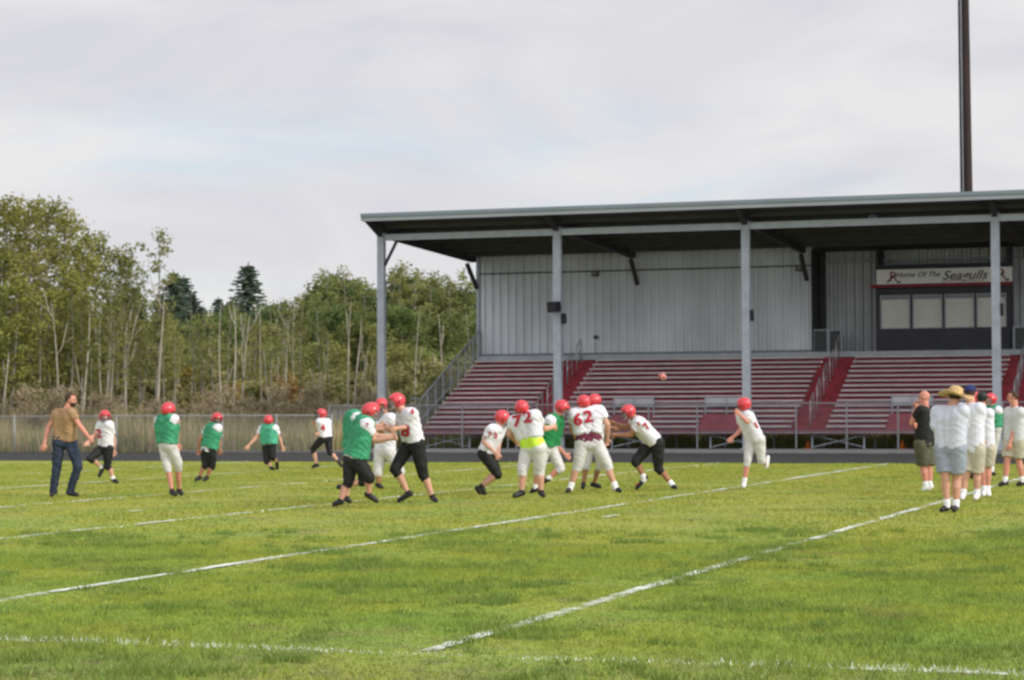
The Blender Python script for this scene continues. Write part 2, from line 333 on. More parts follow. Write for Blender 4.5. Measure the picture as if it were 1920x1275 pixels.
tag(blades(500000, 11.5, 24, .015, .04, .0045, 'grass'), 'short mown green grass in the foreground of the field', 'grass', kind='stuff')
tag(blades(330000, 24, 62, .018, .035, .011, 'grass'), 'short mown yellow green grass under the players out to the track', 'grass', kind='stuff')
# ------------------------------------------------------------------ grandstand
U0, U5 = UPOST[0], 7.5                                  # left end, right end (beyond the frame)
GS = empty('grandstand', (U0, V_POST, 0), 'long grey steel grandstand with a shed roof and maroon bench rows', 'grandstand')
def part(mb, name, m, parent=None, smooth=False): return mb.build(name, m, parent or GS, smooth)
# roof: sheet with ribs beneath, fascia in two steps
zf_t, zf_b = 8.545, 8.27; z_back = 7.74; V_RB = V_WALL+2.3
sl_ = (z_back - 8.36)/(V_WALL - V_FAS)
def zu(v): return 8.36 + sl_*(v - V_FAS)                # underside of the roof
m_ = MB(); 
vs = []; x0 = U0-.16
m_.add([(x0,V_FAS+.02,zu(V_FAS)),(U5,V_FAS+.02,zu(V_FAS)),(U5,V_RB,zu(V_RB)),(x0,V_RB,zu(V_RB)),
        (x0,V_FAS+.02,zu(V_FAS)+.12),(U5,V_FAS+.02,zu(V_FAS)+.12),(U5,V_RB,zu(V_RB)+.12),(x0,V_RB,zu(V_RB)+.12)],
       [(0,3,2,1),(4,5,6,7),(0,1,5,4),(1,2,6,5),(2,3,7,6),(3,0,4,7)])
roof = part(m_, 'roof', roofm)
k = x0+.3; mp_ = MB()
v = V_FAS+1.6
while v < V_WALL:                                        # purlins
    mp_.box((x0+.1, v-.04, zu(v)-.17), (U5, v+.04, zu(v)-.003)); v += 1.45
mp_.build('purlin', roofm, roof)
part(MB().box((x0-.03,V_FAS-.12,zf_t-.13),(U5,V_FAS+.017,zf_t)), 'gutter', fascia_m, roof)
part(MB().box((x0-.02,V_FAS-.05,zf_b),(U5,V_FAS+.014,zf_t-.133)), 'fascia', fascia_l, roof)
part(MB().add([(x0-.05,V_FAS-.02,zf_b+.02),(x0-.05,V_FAS-.02,zf_t),(x0-.05,V_RB,zu(V_RB)+.2),(x0-.05,V_RB,zu(V_RB)-.02),(x0-.003,V_FAS-.02,zf_b+.02),(x0-.003,V_FAS-.02,zf_t),(x0-.003,V_RB,zu(V_RB)+.2),(x0-.003,V_RB,zu(V_RB)-.02)],
     [(0,1,2,3),(4,7,6,5),(0,4,5,1),(1,5,6,2),(2,6,7,3),(3,7,4,0)]), 'rake_trim', fascia_m, roof)
# columns, front beam, rafters and knee braces
for i, u in enumerate(UPOST+[7.3]):
    hw = .135 if i == 0 else .14
    m_ = MB().box((u-hw, V_POST-.1, .05), (u+hw, V_POST-.07, 7.95)).box((u-hw, V_POST+.07, .05), (u+hw, V_POST+.1, 7.95)).box((u-.06, V_POST-.07, .05), (u+.06, V_POST+.07, 7.95)).box((u-.2,V_POST-.2,.05),(u+.2,V_POST+.2,.08))
    c = part(m_, 'column', steel)
    if i == 0: part(MB().beam((u+.13,V_POST,6.75),(u+.62,V_POST,7.66),.09,.09), 'knee_brace', steel_dark, c)
    # rafter: shallow tip at the fascia, deep behind
    v0, v1 = V_FAS+.03, V_WALL-.35; w_ = .09
    pts = [(v0,zu(v0)-.10),(V_POST-.1,7.80),(v1-.2,7.46),(v1,7.50),(v1,zu(v1)-.004),(v0,zu(v0)-.004)]
    vs = [(u-w_,a,b) for a,b in pts]+[(u+w_,a,b) for a,b in pts]; n_ = len(pts)
    fs = [tuple(range(n_)), tuple(range(2*n_-1,n_-1,-1))]+[(j,j+n_,(j+1)%n_+n_,(j+1)%n_) for j in range(n_)]
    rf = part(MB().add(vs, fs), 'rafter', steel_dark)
    if i < 4: part(MB().beam((u-.05 if i else u-.22,v1-.3,7.42),(u+.08 if i else u+.02,V_WALL-.14,6.42),.13,.13), 'knee_brace', steel_dark, rf)
us = UPOST+[7.3]
for i in range(len(us)-1):
    part(MB().box((us[i]+.143, V_POST-.06, 7.66),(us[i+1]-.143, V_POST+.06, 7.89)), 'front_beam', steel_light)
# rear wall of ribbed sheet
def ribbed(ua, ub, v, za, zb, pitch=.335, dp=.10):
    m = MB(); prof = []; u = ua
    while u < ub-.02:
        e = min(u+pitch, ub)
        for t_, y in ((0,0),(.42,0),(.56,-dp),(.86,-dp)):
            if u + t_*pitch < ub: prof.append((u+t_*pitch, y))
        u += pitch
    prof.append((ub, 0))
    vs = []
    for x, y in prof: vs += [(x, v+y, za), (x, v+y, zb), (x, v+.1, za), (x, v+.1, zb)]
    fs = []
    for j in range(len(prof)-1):
        a = 4*j; b = 4*(j+1); fs += [(a,b,b+1,a+1),(a+2,a+3,b+3,b+2),(a+1,b+1,b+3,a+3),(a,a+2,b+2,b)]
    return m.add(vs, fs)
def uw(px, v=V_WALL, py=600): return PV(px, py, v).x
wl, wr = uw(897), uw(1523)
bw = part(ribbed(wl, wr, V_WALL, Z_DECK-.05, zu(V_WALL)-.01), 'back_wall', wallm)
part(MB().box((wl-.05,V_WALL-.12,Z_DECK-.05),(wl+.08,V_WALL+.14,zu(V_WALL)-.02)), 'corner_trim', steel_light, bw)
part(MB().box((wl+.1,V_WALL-.135,6.98),(wr,V_WALL-.104,7.03)), 'girt_trim', steel_dark, bw)
part(MB().box((wl-.02,V_WALL+.1,Z_DECK-.05),(wl+.06,V_WALL+2.2,zu(V_WALL+2.2)-.02)), 'side_wall', wallm)
part(MB().box((wl+.1,V_WALL-.18,Z_DECK+.0),(wr,V_WALL-.104,Z_DECK+.16)), 'wall_base_trim', mat('slate flashing',(.17,.20,.23),.5))
# recess beside the press box, with its dark jamb
V_REC = V_WALL+1.7
part(MB().box((wr-.02,V_WALL-.05,Z_DECK-.05),(wr+.05,V_REC,zu(V_REC)-.02)), 'recess_jamb', steel_dark)
rl = wr+.055; rr = uw(1645, V_REC)
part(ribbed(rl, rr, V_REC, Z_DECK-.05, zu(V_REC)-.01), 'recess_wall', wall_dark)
part(MB().box((rl+.01,V_REC-.4,Z_DECK),(rl+.2,V_REC-.06,zu(V_REC)-.02)), 'recess_dark_strip', mat('dark corner strip',(.035,.037,.04),.5))  # dark strip added to fill the dark corner of the recess
part(MB().box((rl+.01,V_REC-.35,7.16),(U5,V_REC-.2,7.26)), 'girt', steel)
# press box
V_PB = V_WALL+.12
pl, pr = uw(1642,V_PB), uw(1893,V_PB)
zt = PV(1770, 537, V_PB-.3).z
pb = empty('press_box', (pl-U0, V_PB-V_POST, 0)); pb.parent = GS
def ppt(px, py): q = PV(px, py, V_PB); return q.x, q.z
wins = []
for a in (1651, 1711.5, 1771.5, 1831.5):
    (xa, zb_) = ppt(a, 616); (xb, za_) = ppt(a+55, 552); wins.append((xa, xb))
zwb, zwt = ppt(1770, 615)[1], ppt(1770, 551.5)[1]
m_ = MB().box((pl,V_PB,Z_DECK),(pr,V_PB+.1,zwb)).box((pl,V_PB,zwt),(pr,V_PB+.1,zt+.9))
xs = [pl]+[x for w2 in wins for x in w2]+[pr]
for j in range(0, len(xs), 2): m_.box((xs[j],V_PB,zwb+.0005),(xs[j+1],V_PB+.1,zwt-.0005))
m_.box((pl,V_PB+.101,Z_DECK),(pl+.1,V_PB+2,zu(V_PB+2)-.02)).box((pr-.1,V_PB+.101,Z_DECK),(pr,V_PB+2,zu(V_PB+2)-.02))
part(m_, 'front_wall', navy, pb)
for a, b in wins:
    wn = part(MB().box((a+.03,V_PB+.06,zwb+.03),(b-.03,V_PB+.075,zwt-.03)), 'window', blindm, pb)
    fr = MB(); w3 = .035
    fr.box((a,V_PB-.02,zwb),(a+w3,V_PB+.055,zwt)).box((b-w3,V_PB-.02,zwb),(b,V_PB+.055,zwt)).box((a+w3,V_PB-.02,zwb),(b-w3,V_PB+.055,zwb+w3)).box((a+w3,V_PB-.02,zwt-w3),(b-w3,V_PB+.055,zwt))
    fr.build('window_frame', steel, pb)
    MB().box((a+.035,V_PB+.04,zwt-.17),(b-.035,V_PB+.052,zwt-.036)).build('blind_roll', mat('blind roller grey',(.24,.25,.28),.6), pb)
part(MB().box((pl-.12,V_PB-.42,zt-.0),(pr+.15,V_PB-.002,zt+.12)), 'canopy', signred, pb)
# sign over the press box
q0 = PV(1643, 505, V_PB-.45); q1 = PV(1898, 505, V_PB-.45); zs0 = zt+.124; zs1 = zs0 + .56
sg = MB().box((q0.x,V_PB-.45,zs0),(q1.x,V_PB-.38,zs1)).build('sign_board', signm, None, origin=((q0.x+q1.x)/2,V_PB-.42,zs0))
tag(sg, 'long white sign with script lettering fixed above the press box windows', 'sign')
def textmesh(txt, size, shear=0, ext=.0, off=.012):
    c = bpy.data.curves.new('t', 'FONT'); c.body = txt; c.size = size; c.shear = shear; c.align_x = 'CENTER'; c.align_y = 'CENTER'; c.extrude = ext; c.resolution_u = 4; c.offset = size*off
    o = bpy.data.objects.new('t', c); col.objects.link(o); bpy.context.view_layer.update()
    me = bpy.data.meshes.new_from_object(o.evaluated_get(bpy.context.evaluated_depsgraph_get())); bpy.data.objects.remove(o); return me
def sign_text(txt, u, z, size, m, name='lettering', shear=.35, sx=1):
    me = textmesh(txt, size, shear, .006); me.materials.append(m)
    for v in me.vertices: x, y, zz = v.co; v.co = (x*sx, -zz, y)
    o = bpy.data.objects.new(name, me); col.objects.link(o); o.parent = sg; o.location = (u-sg.location.x, -.036, z-sg.location.z); return o
def us_(px): return PV(px, 518, V_PB-.45).x
zc = (zs0+zs1)/2
darkt = mat('dark lettering paint', (.05,.04,.05)); redt = mat('red emblem paint', (.30,.02,.04))
sign_text('Home Of The', us_(1720), zc+.06, .27, darkt, sx=1.1)
sign_text('Seagulls', us_(1808), zc-.01, .47, darkt, sx=1.15)
for px in (1675, 1878):
    sign_text('R', us_(px), zc, .52, redt, 'emblem', 0)
    MB().beam((us_(px)-.25,V_PB-.458,zc-.22),(us_(px)+.1,V_PB-.458,zc+.1),.012,.06).beam((us_(px)+.14,V_PB-.4605,zc-.22),(us_(px)+.28,V_PB-.4605,zc-.2),.012,.07).build('emblem_stroke', darkt, sg)
MB().tube([(us_(1765),V_PB-.456,zs0+.05),(us_(1790),V_PB-.456,zs0+.09),(us_(1845),V_PB-.456,zs0+.05)],.012,4).build('emblem_stroke', redt, sg)
# recess to the right of the press box
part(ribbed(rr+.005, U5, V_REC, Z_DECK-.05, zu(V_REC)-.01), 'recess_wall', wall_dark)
# bench rows
NR = 15; DV = (V_WALL-.62-V_FRONT)/NR; DZ = (Z_DECK-.08-Z_FRONT-.16)/NR
ub0 = U0+.22
def uz(px, py, v): return PV(px, py, v).x
a2 = uz(1481+2, 812, V_FRONT), uz(1548, 812, V_FRONT)
wa = a2[1]-a2[0]
a1l = uz(1061, 690, V_WALL-.9); a3l = uz(1893, 680, V_WALL-.9)
aisles = [(a1l, a1l+wa), a2, (a3l, a3l+wa)]
secs = []; x = ub0
for a in aisles: secs.append((x, a[0])); x = a[1]
secs.append((x, U5-.3))
# wheelchair bays cut from the lowest rows
bays = [(uz(1132,800,V_FRONT), uz(1212,800,V_FRONT)), (uz(1305,800,V_FRONT), uz(1392,800,V_FRONT)), (uz(1660,800,V_FRONT), uz(1742,800,V_FRONT))]
for a, b in secs:
    rz = MB()
    for k in range(NR):
        v = V_FRONT+.3+k*DV; z = Z_FRONT+.16+k*DZ
        segs = [(a, b)]
        if k < 3:
            for c, d in bays:
                nx = []
                for p, q in segs:
                    if p < c < q or p < d < q: nx += [(p, c), (d, q)]
                    else: nx.append((p, q))
                segs = nx
        for p, q in segs:
            s_ = MB(); s_.box((p+.02, v-.30, z+.075), (q-.02, v-.04, z+.14)); part(s_, 'bench', alu)
        rz.box((a, v, z-.02), (b, v+.012, z+DZ-.008)).box((a, v+.013, z+DZ-.03), (b, v+DV-.001, z+DZ-.010))
    part(rz, 'riser_deck', redm)
for a, b in aisles:
    st = MB()
    for k in range(NR):
        v = V_FRONT+.3+k*DV; z = Z_FRONT+.16+k*DZ
        st.box((a+.002, v-.05, z-.04), (b-.002, v-.03, z+DZ*.5)).box((a+.002, v-.029, z+DZ*.5-.03), (b-.002, v+DV*.5-.05, z+DZ*.5))
        st.box((a+.002, v-.05+DV*.5, z+DZ*.5-.02), (b-.002, v-.03+DV*.5, z+DZ)).box((a+.002, v-.029+DV*.5, z+DZ-.03), (b-.002, v+DV-.05, z+DZ))
    part(st, 'stair', redstair)
    c = (a+b)/2
    for j in range(5):                                   # mid rails, one short loop every third row
        k0 = .3+j*3; k1 = k0+1.5
        if j == 4: k1 = k0+1.4
        v0 = V_FRONT+.3+k0*DV; z0 = Z_FRONT+.3+k0*DZ; v1 = V_FRONT+.3+k1*DV; z1 = Z_FRONT+.3+k1*DZ
        h = .86
        part(MB().tube([(c,v0,z0-.2),(c,v0,z0+h-.06),(c,v0+.08,z0+h),(c,v1-.05,z1+h),(c,v1,z1+h-.05),(c,v1,z1-.2)],.024,8).tube([(c,v0,z0+h*.5),(c,v1,z1+h*.5)],.018,6), 'handrail', alu_rail, None, True)
# front walkway and its lip
part(MB().box((ub0-.05,V_FRONT-.9,Z_FRONT+.08),(U5-.3,V_FRONT+.34,Z_FRONT+.14)), 'walkway', alu)
part(MB().box((ub0-.05,V_FRONT-.93,Z_FRONT-.01),(U5-.3,V_FRONT-.902,Z_FRONT+.17)), 'walkway_edge', mat('faded maroon edge board',(.24,.085,.105),.6,0,.1,.5))
for (c, d) in bays:
    part(MB().box((c+.03,V_FRONT+.3+3*DV-.33,Z_FRONT+.16+3*DZ+.30),(d-.03,V_FRONT+.3+3*DV-.30,Z_FRONT+.16+3*DZ+.60)), 'bay_panel', alu_rail)
    part(MB().box((c,V_FRONT+.3+3*DV-.10,Z_FRONT+.14),(d,V_FRONT+.3+3*DV-.06,Z_FRONT+.10+3*DZ)), 'bay_riser', redstair)
    m_ = MB()
    for x in (c+.05, (c+d)/2, d-.05): m_.box((x-.02,V_FRONT+.3+3*DV-.37,Z_FRONT+.14),(x+.02,V_FRONT+.3+3*DV-.335,Z_FRONT+.3+3*DZ+.56))
    part(m_, 'bay_post', steel)
part(MB().box((ub0,V_WALL-.75,Z_DECK-.13),(U5-.3,V_WALL-.13,Z_DECK-.03)), 'top_walkway', alu)
part(MB().box((ub0,V_WALL-.79,Z_DECK-.14),(U5-.3,V_WALL-.752,Z_DECK+.06)), 'top_walkway_edge', steel_light)
# frames below the rows
u = ub0+.3; k = 0
while u < U5-.5:
    m_ = MB().beam((u,V_FRONT-.6,Z_FRONT-.12),(u,V_FRONT+.3,Z_FRONT-.1),.06,.08).beam((u,V_FRONT+.3,Z_FRONT-.1),(u,V_WALL-.8,Z_DECK-.5),.06,.1)
    for v in (V_FRONT-.6, V_FRONT+1.6, V_FRONT+3.8, V_WALL-.9):
        t_ = max(0, (v-V_FRONT-.3)/(V_WALL-1.1-V_FRONT)); m_.box((u-.03,v-.03,0),(u+.03,v+.03,Z_FRONT-.1+t_*(Z_DECK-.4-Z_FRONT)))
    if k % 2 == 0:
        m_.beam((u+.03,V_FRONT-.55,.08),(u+1.8,V_FRONT-.5,Z_FRONT-.05),.03,.04).beam((u+.03,V_FRONT-.48,Z_FRONT-.05),(u+1.8,V_FRONT-.45,.08),.03,.04)
    part(m_, 'under_frame', steel); u += 1.85; k += 1
# front guardrail with thin mesh
V_G = V_FRONT-1.02
ug0 = uz(617, 800, V_G); m_ = MB(); u = ug0
zg = 1.63
while u < U5: part(MB().box((u-.025,V_G-.025,.02),(u+.025,V_G+.025,zg)), 'guardrail_post', fence_m); u += 1.80
gr = part(MB().tube([(ug0,V_G,zg),(U5,V_G,zg)],.026,8).tube([(ug0,V_G,Z_FRONT+.05),(U5,V_G,Z_FRONT+.05)],.02,6), 'guardrail', fence_m)
def wiremesh(ua, ub, v, za, zb, sp, rr_=.003, name='wire_mesh', parent=None, along=None):
    """diamond wire fabric in a vertical plane, each wire a thin three sided bar"""
    h = zb-za; n_ = int((ub-ua+h)/sp); V = []; F = []
    for sgn in (1, -1):
        for i in range(n_+1):
            s0 = ua - h + i*sp if sgn > 0 else ua + i*sp
            p0 = [s0, za]; p1 = [s0 + sgn*h, zb]
            for p, q in ((p0, p1), (p1, p0)):
                if p[0] < ua: t_ = (ua-p[0])/(q[0]-p[0]) if q[0] != p[0] else 0; p[1] = p[1]+(q[1]-p[1])*t_; p[0] = ua
                if p[0] > ub: t_ = (ub-p[0])/(q[0]-p[0]) if q[0] != p[0] else 0; p[1] = p[1]+(q[1]-p[1])*t_; p[0] = ub
            if abs(p0[0]-p1[0]) < .01: continue
            k = len(V)
            for x, z in (p0, p1): V += [(x-rr_*.7, v, z+rr_*.7*sgn), (x+rr_*.7, v, z-rr_*.7*sgn), (x, v+rr_, z)]
            F += [k,k+1,k+4,k+3, k+1,k+2,k+5,k+4, k+2,k,k+3,k+5]
    V = np.array(V, float)
    if along is not None: V = along(V)
    o_ = parent_origin(parent) if parent is not None else Vector((0,0,0))
    return npmesh(name, V-np.array(o_), F, fence_m, parent, nv=4)
wiremesh(ug0, U5, V_G+.035, Z_FRONT+.06, zg-.03, .11, .004, parent=GS)
# taller gate panel at the left end of the guardrail
m_ = MB(); u = ug0
ge_ = uz(665, 800, V_G)
while u < ge_: m_.box((u+.05,V_G-.012,.5),(u+.068,V_G+.008,zg-.02)); u += .14
part(m_, 'gate_pickets', steel)
part(MB().box((ug0+.03,V_G+.05,.62),(uz(650,800,V_G),V_G+.07,1.45)), 'gate_panel', mat('grey gate panel',(.30,.31,.31),.6))
# sloping side rail with mesh, left end
def zrow(v): return Z_FRONT+.16+(v-V_FRONT-.3)/DV*DZ
us0 = ub0-.08
vv0, vv1 = V_FRONT-.9, V_WALL-.15
sr = part(MB().tube([(us0,vv0,1.9),(us0,V_FRONT+.1,zrow(V_FRONT)+1.3),(us0,vv1,zrow(vv1)+1.16)],.03,8).tube([(us0,vv0,.72),(us0,vv1,zrow(vv1)+.15)],.022,6).tube([(us0,vv1,Z_DECK-.1),(us0,vv1,zrow(vv1)+1.16)],.03,8), 'side_rail', steel, None, True)
for j in range(9):
    v = vv0 + (vv1-.8-vv0)*j/8; part(MB().box((us0-.022,v-.022,0),(us0+.022,v+.022,zrow(max(v,V_FRONT))+1.2)), 'side_rail_post', steel_light)
def shear(V):
    x = V[:,0].copy(); V = V.copy(); y0 = V[:,1].copy(); V[:,1] = x; V[:,0] = us0 + (y0); V[:,2] = V[:,2] + (np.maximum(x, V_FRONT)-V_FRONT)/DV*DZ; return V
wiremesh(vv0, vv1, 0, .8, 1.78, .07, .004, parent=GS, along=shear)
# stair-head railings at the top deck
def top_rail(pxa, pxb, v, panel):
    a = uz(pxa, 640, v); b = uz(pxb, 640, v); zt_ = Z_DECK+.95
    m = MB()
    for x in (a, b): m.box((x-.025,v-.025,Z_DECK-.02),(x+.025,v+.025,zt_))
    m.box((a+.026,v-.02,zt_-.04),(b-.026,v+.02,zt_))
    r_ = part(m, 'deck_railing', steel_light)
    if panel: MB().box((a+.05,v-.01,Z_DECK+.05),(b-.05,v+.012,zt_-.06)).build('railing_panel', mat('dark mesh panel',(.06,.065,.07),.6), r_)
top_rail(1526, 1552, V_WALL+.02, True); top_rail(1554, 1578, V_WALL+.02, True); top_rail(1901, 1960, V_WALL-.3, True)
# things fixed to the stand
def at(px, py, v): return PV(px, py, v)
def speaker(px, py, v, w_, h_, d_, label, rot=0, group=None, name='loudspeaker', cat='loudspeaker', wedge=True):
    c = at(px, py, v); r_ = empty(name, c, label, cat); r_.rotation_euler = (R(8), 0, rot)
    b = MB(); k = .7
    b.add([(-w_/2,-d_/2,-h_/2),(w_/2,-d_/2,-h_/2),(w_/2*k,d_/2,-h_/2*.9),(-w_/2*k,d_/2,-h_/2*.9),(-w_/2,-d_/2,h_/2),(w_/2,-d_/2,h_/2),(w_/2*k,d_/2,h_/2*.9),(-w_/2*k,d_/2,h_/2*.9)],
          [(0,3,2,1),(4,5,6,7),(0,1,5,4),(1,2,6,5),(2,3,7,6),(3,0,4,7)])
    def bl(mb, nm, m): ob = mb.build(nm, m); ob.parent = r_; return ob
    bl(b, 'cabinet', blackm)
    bl(MB().box((-w_/2*.88,-d_/2-.014,-h_/2*.88),(w_/2*.88,-d_/2-.002,h_/2*.88)), 'grille', mat('speaker grille',(.022,.022,.026),.8))
    bl(MB().box((-.02,d_/2,-.03),(.02,d_/2+.14,.03)), 'bracket', steel_dark)
    return r_
speaker(1040, 575, V_POST-.42, .42, .38, .36, 'large black loudspeaker box on the left side of the second roof column', R(-18))
speaker(1058, 597, V_POST-.02, .15, .38, .2, 'narrow black box just below the loudspeaker on the second column', 0, name='speaker_box', cat='speaker')
speaker(1410, 591, V_POST-.02, .11, .40, .2, 'narrow black box on the right side of the third roof column', 0, name='speaker_box', cat='speaker')
speaker(1879, 580, V_POST-.02, .11, .42, .2, 'narrow black box on the rightmost roof column in front of the press box', 0, name='speaker_box', cat='speaker')
def lamp(px, py, v, label):
    c = at(px, py, v); r_ = empty('wall_lamp', c, label, 'lamp')
    a = MB().box((-.13,-.16,-.12),(.13,-.0,.12)).build('housing', steel_dark); a.parent = r_
    b = MB().box((-.09,-.172,-.08),(.09,-.162,.08)).build('lens', mat('lamp lens',(.15,.15,.14),.2)); b.parent = r_
    d = MB().box((-.03,.001,-.03),(.03,.06,.03)).build('bracket', steel_dark); d.parent = r_
lamp(1117, 513, V_WALL-.08, 'small dark lamp high on the grey wall right of the second column')
lamp(1499, 503, V_WALL-.08, 'small dark lamp high on the grey wall by the recess corner')
c = at(1117, 632, V_WALL-.08); r_ = empty('wall_outlet', c, 'small dark outlet box low on the grey wall above the left aisle', 'outlet')
a = MB().box((-.07,-.09,-.07),(.07,0,.07)).build('box', steel_dark); a.parent = r_; a = MB().tube([(0,-.03,-.07),(0,-.03,-.55)],.012,6).build('conduit', steel); a.parent = r_
c = at(1636, 408, V_POST+1.2); r_ = empty('ceiling_lamp', c, 'small pale dome lamp hanging under the roof above the press box bay', 'lamp')
a = MB().cap((0,0,-.02),.16,(0,0,0),.15,12).build('shade', steel, smooth=True); a.parent = r_; a = MB().tube([(0,0,.1),(0,0,zu(c.y)-c.z-.005)],.02,6).build('stem', steel_dark); a.parent = r_
# tall light pole behind the stand
b0 = ground(1820, 104); r_ = empty('light_pole', b0, 'very tall dark wooden light pole rising behind the grandstand roof', 'light pole')
def lp(x, z): return (x, 0, z)
m_ = MB().tube([(0,0,-.5),(-.0,0,10),(-.10,0,32)],[.26,.235,.17],14); a = m_.build('pole', woodpole, smooth=True); a.parent = r_
a = MB().tube([(-.27,-.05,0),(-.27,-.05,10),(-.31,-.05,31)],.075,8).build('conduit', mat('black conduit',(.02,.02,.022),.5), smooth=True); a.parent = r_
a = MB().tube([(-.19,-.16,0),(-.19,-.16,10),(-.24,-.12,31)],.03,8).build('cable', steel, smooth=True); a.parent = r_
a = MB().box((-1.8,-.1,30.6),(1.6,.1,30.8)).build('crossarm', woodpole); a.parent = r_
for x in (-1.5,-.5,.5,1.3):
    a = MB().cap((x,-.35,30.3),.2,(x,-.1,30.35),.14,10).build('floodlight', steel, smooth=True); a.parent = r_
for px, lab in ((1515, 'small orange cone under the benches, left of the bay'), (1692, 'small orange cone under the benches beside the man in black')):
    g_ = PV(px, 850, V_FRONT+.4); g_.z = 0; r_ = empty('traffic_cone', g_, lab, 'cone'); cm_ = mat('orange cone plastic', (.75,.20,.02), .6)
    a = MB().tube([(0,0,.03),(0,0,.34)],[.10,.025],12).build('body', cm_, smooth=True); a.parent = r_; a = MB().box((-.14,-.14,0),(.14,.14,.028)).build('base', cm_); a.parent = r_
# ------------------------------------------------------------------ chain link fence left of the stand
fa = PG(-420, 853+2); fb = Vector((PV(622, 800, V_APRON+.5).x, V_APRON+.6, 0)); fa = Vector((-75, V_APRON+.45, 0))
fl = empty('chain_link_fence', (fb.x, V_APRON+.5, 0), 'long low grey chain link fence between the track and the dry grass', 'fence')
VF = V_APRON+.5; FH = 1.30
u = fb.x; 
while u > fa.x: part(MB().tube([(u,VF,-.1),(u,VF,FH+.05)],.030,8), 'post', fence_m, fl, True); u -= 2.1
part(MB().tube([(fa.x,VF,FH),(fb.x,VF,FH)],.018,8), 'top_rail', fence_m, fl, True)
wiremesh(-56, fb.x, VF+.04, .04, FH-.02, .075, .0032, parent=fl)
# ------------------------------------------------------------------ people
BAKE = []
def remesh(ob, vox, it=3):
    md = ob.modifiers.new('r', 'REMESH'); md.mode = 'VOXEL'; md.voxel_size = vox; md.use_smooth_shade = True
    if it: s_ = ob.modifiers.new('s', 'SMOOTH'); s_.factor = .5; s_.iterations = it
    BAKE.append(ob)
def basis(fwd, up=(0,0,1)):
    f = Vector(fwd).normalized(); u = Vector(up); r_ = f.cross(u).normalized(); u = r_.cross(f).normalized(); return r_, f, u
def ell(mb, c, B, rad, n=16, m=12, keep=None):
    r_, f, u = B; c = Vector(c); vs = []; loc = []
    for i in range(m+1):
        ph = -math.pi/2 + math.pi*i/m
        for k in range(n):
            t = 2*math.pi*k/n; l = (math.cos(ph)*math.cos(t), math.cos(ph)*math.sin(t), math.sin(ph)); loc.append(l)
            vs.append(c + r_*l[0]*rad[0] + f*l[1]*rad[1] + u*l[2]*rad[2])
    fs = []
    for i in range(m):
        for k in range(n):
            q = (i*n+k, i*n+(k+1)%n, (i+1)*n+(k+1)%n, (i+1)*n+k)
            if keep:
                ce = [sum(loc[j][a] for j in q)/4 for a in range(3)]
                if not keep(*ce): continue
            fs.append(q)
    return mb.add(vs, fs)
CR = {1:(60,720,5.544), 2:(340,740,6.0), 3:(600,720,5.1), 4:(870,730,5.796), 5:(1040,730,6.073), 6:(1340,730,6.371), 7:(1690,700,4.552)}
def lerp(a, b, t): return a + (b-a)*t
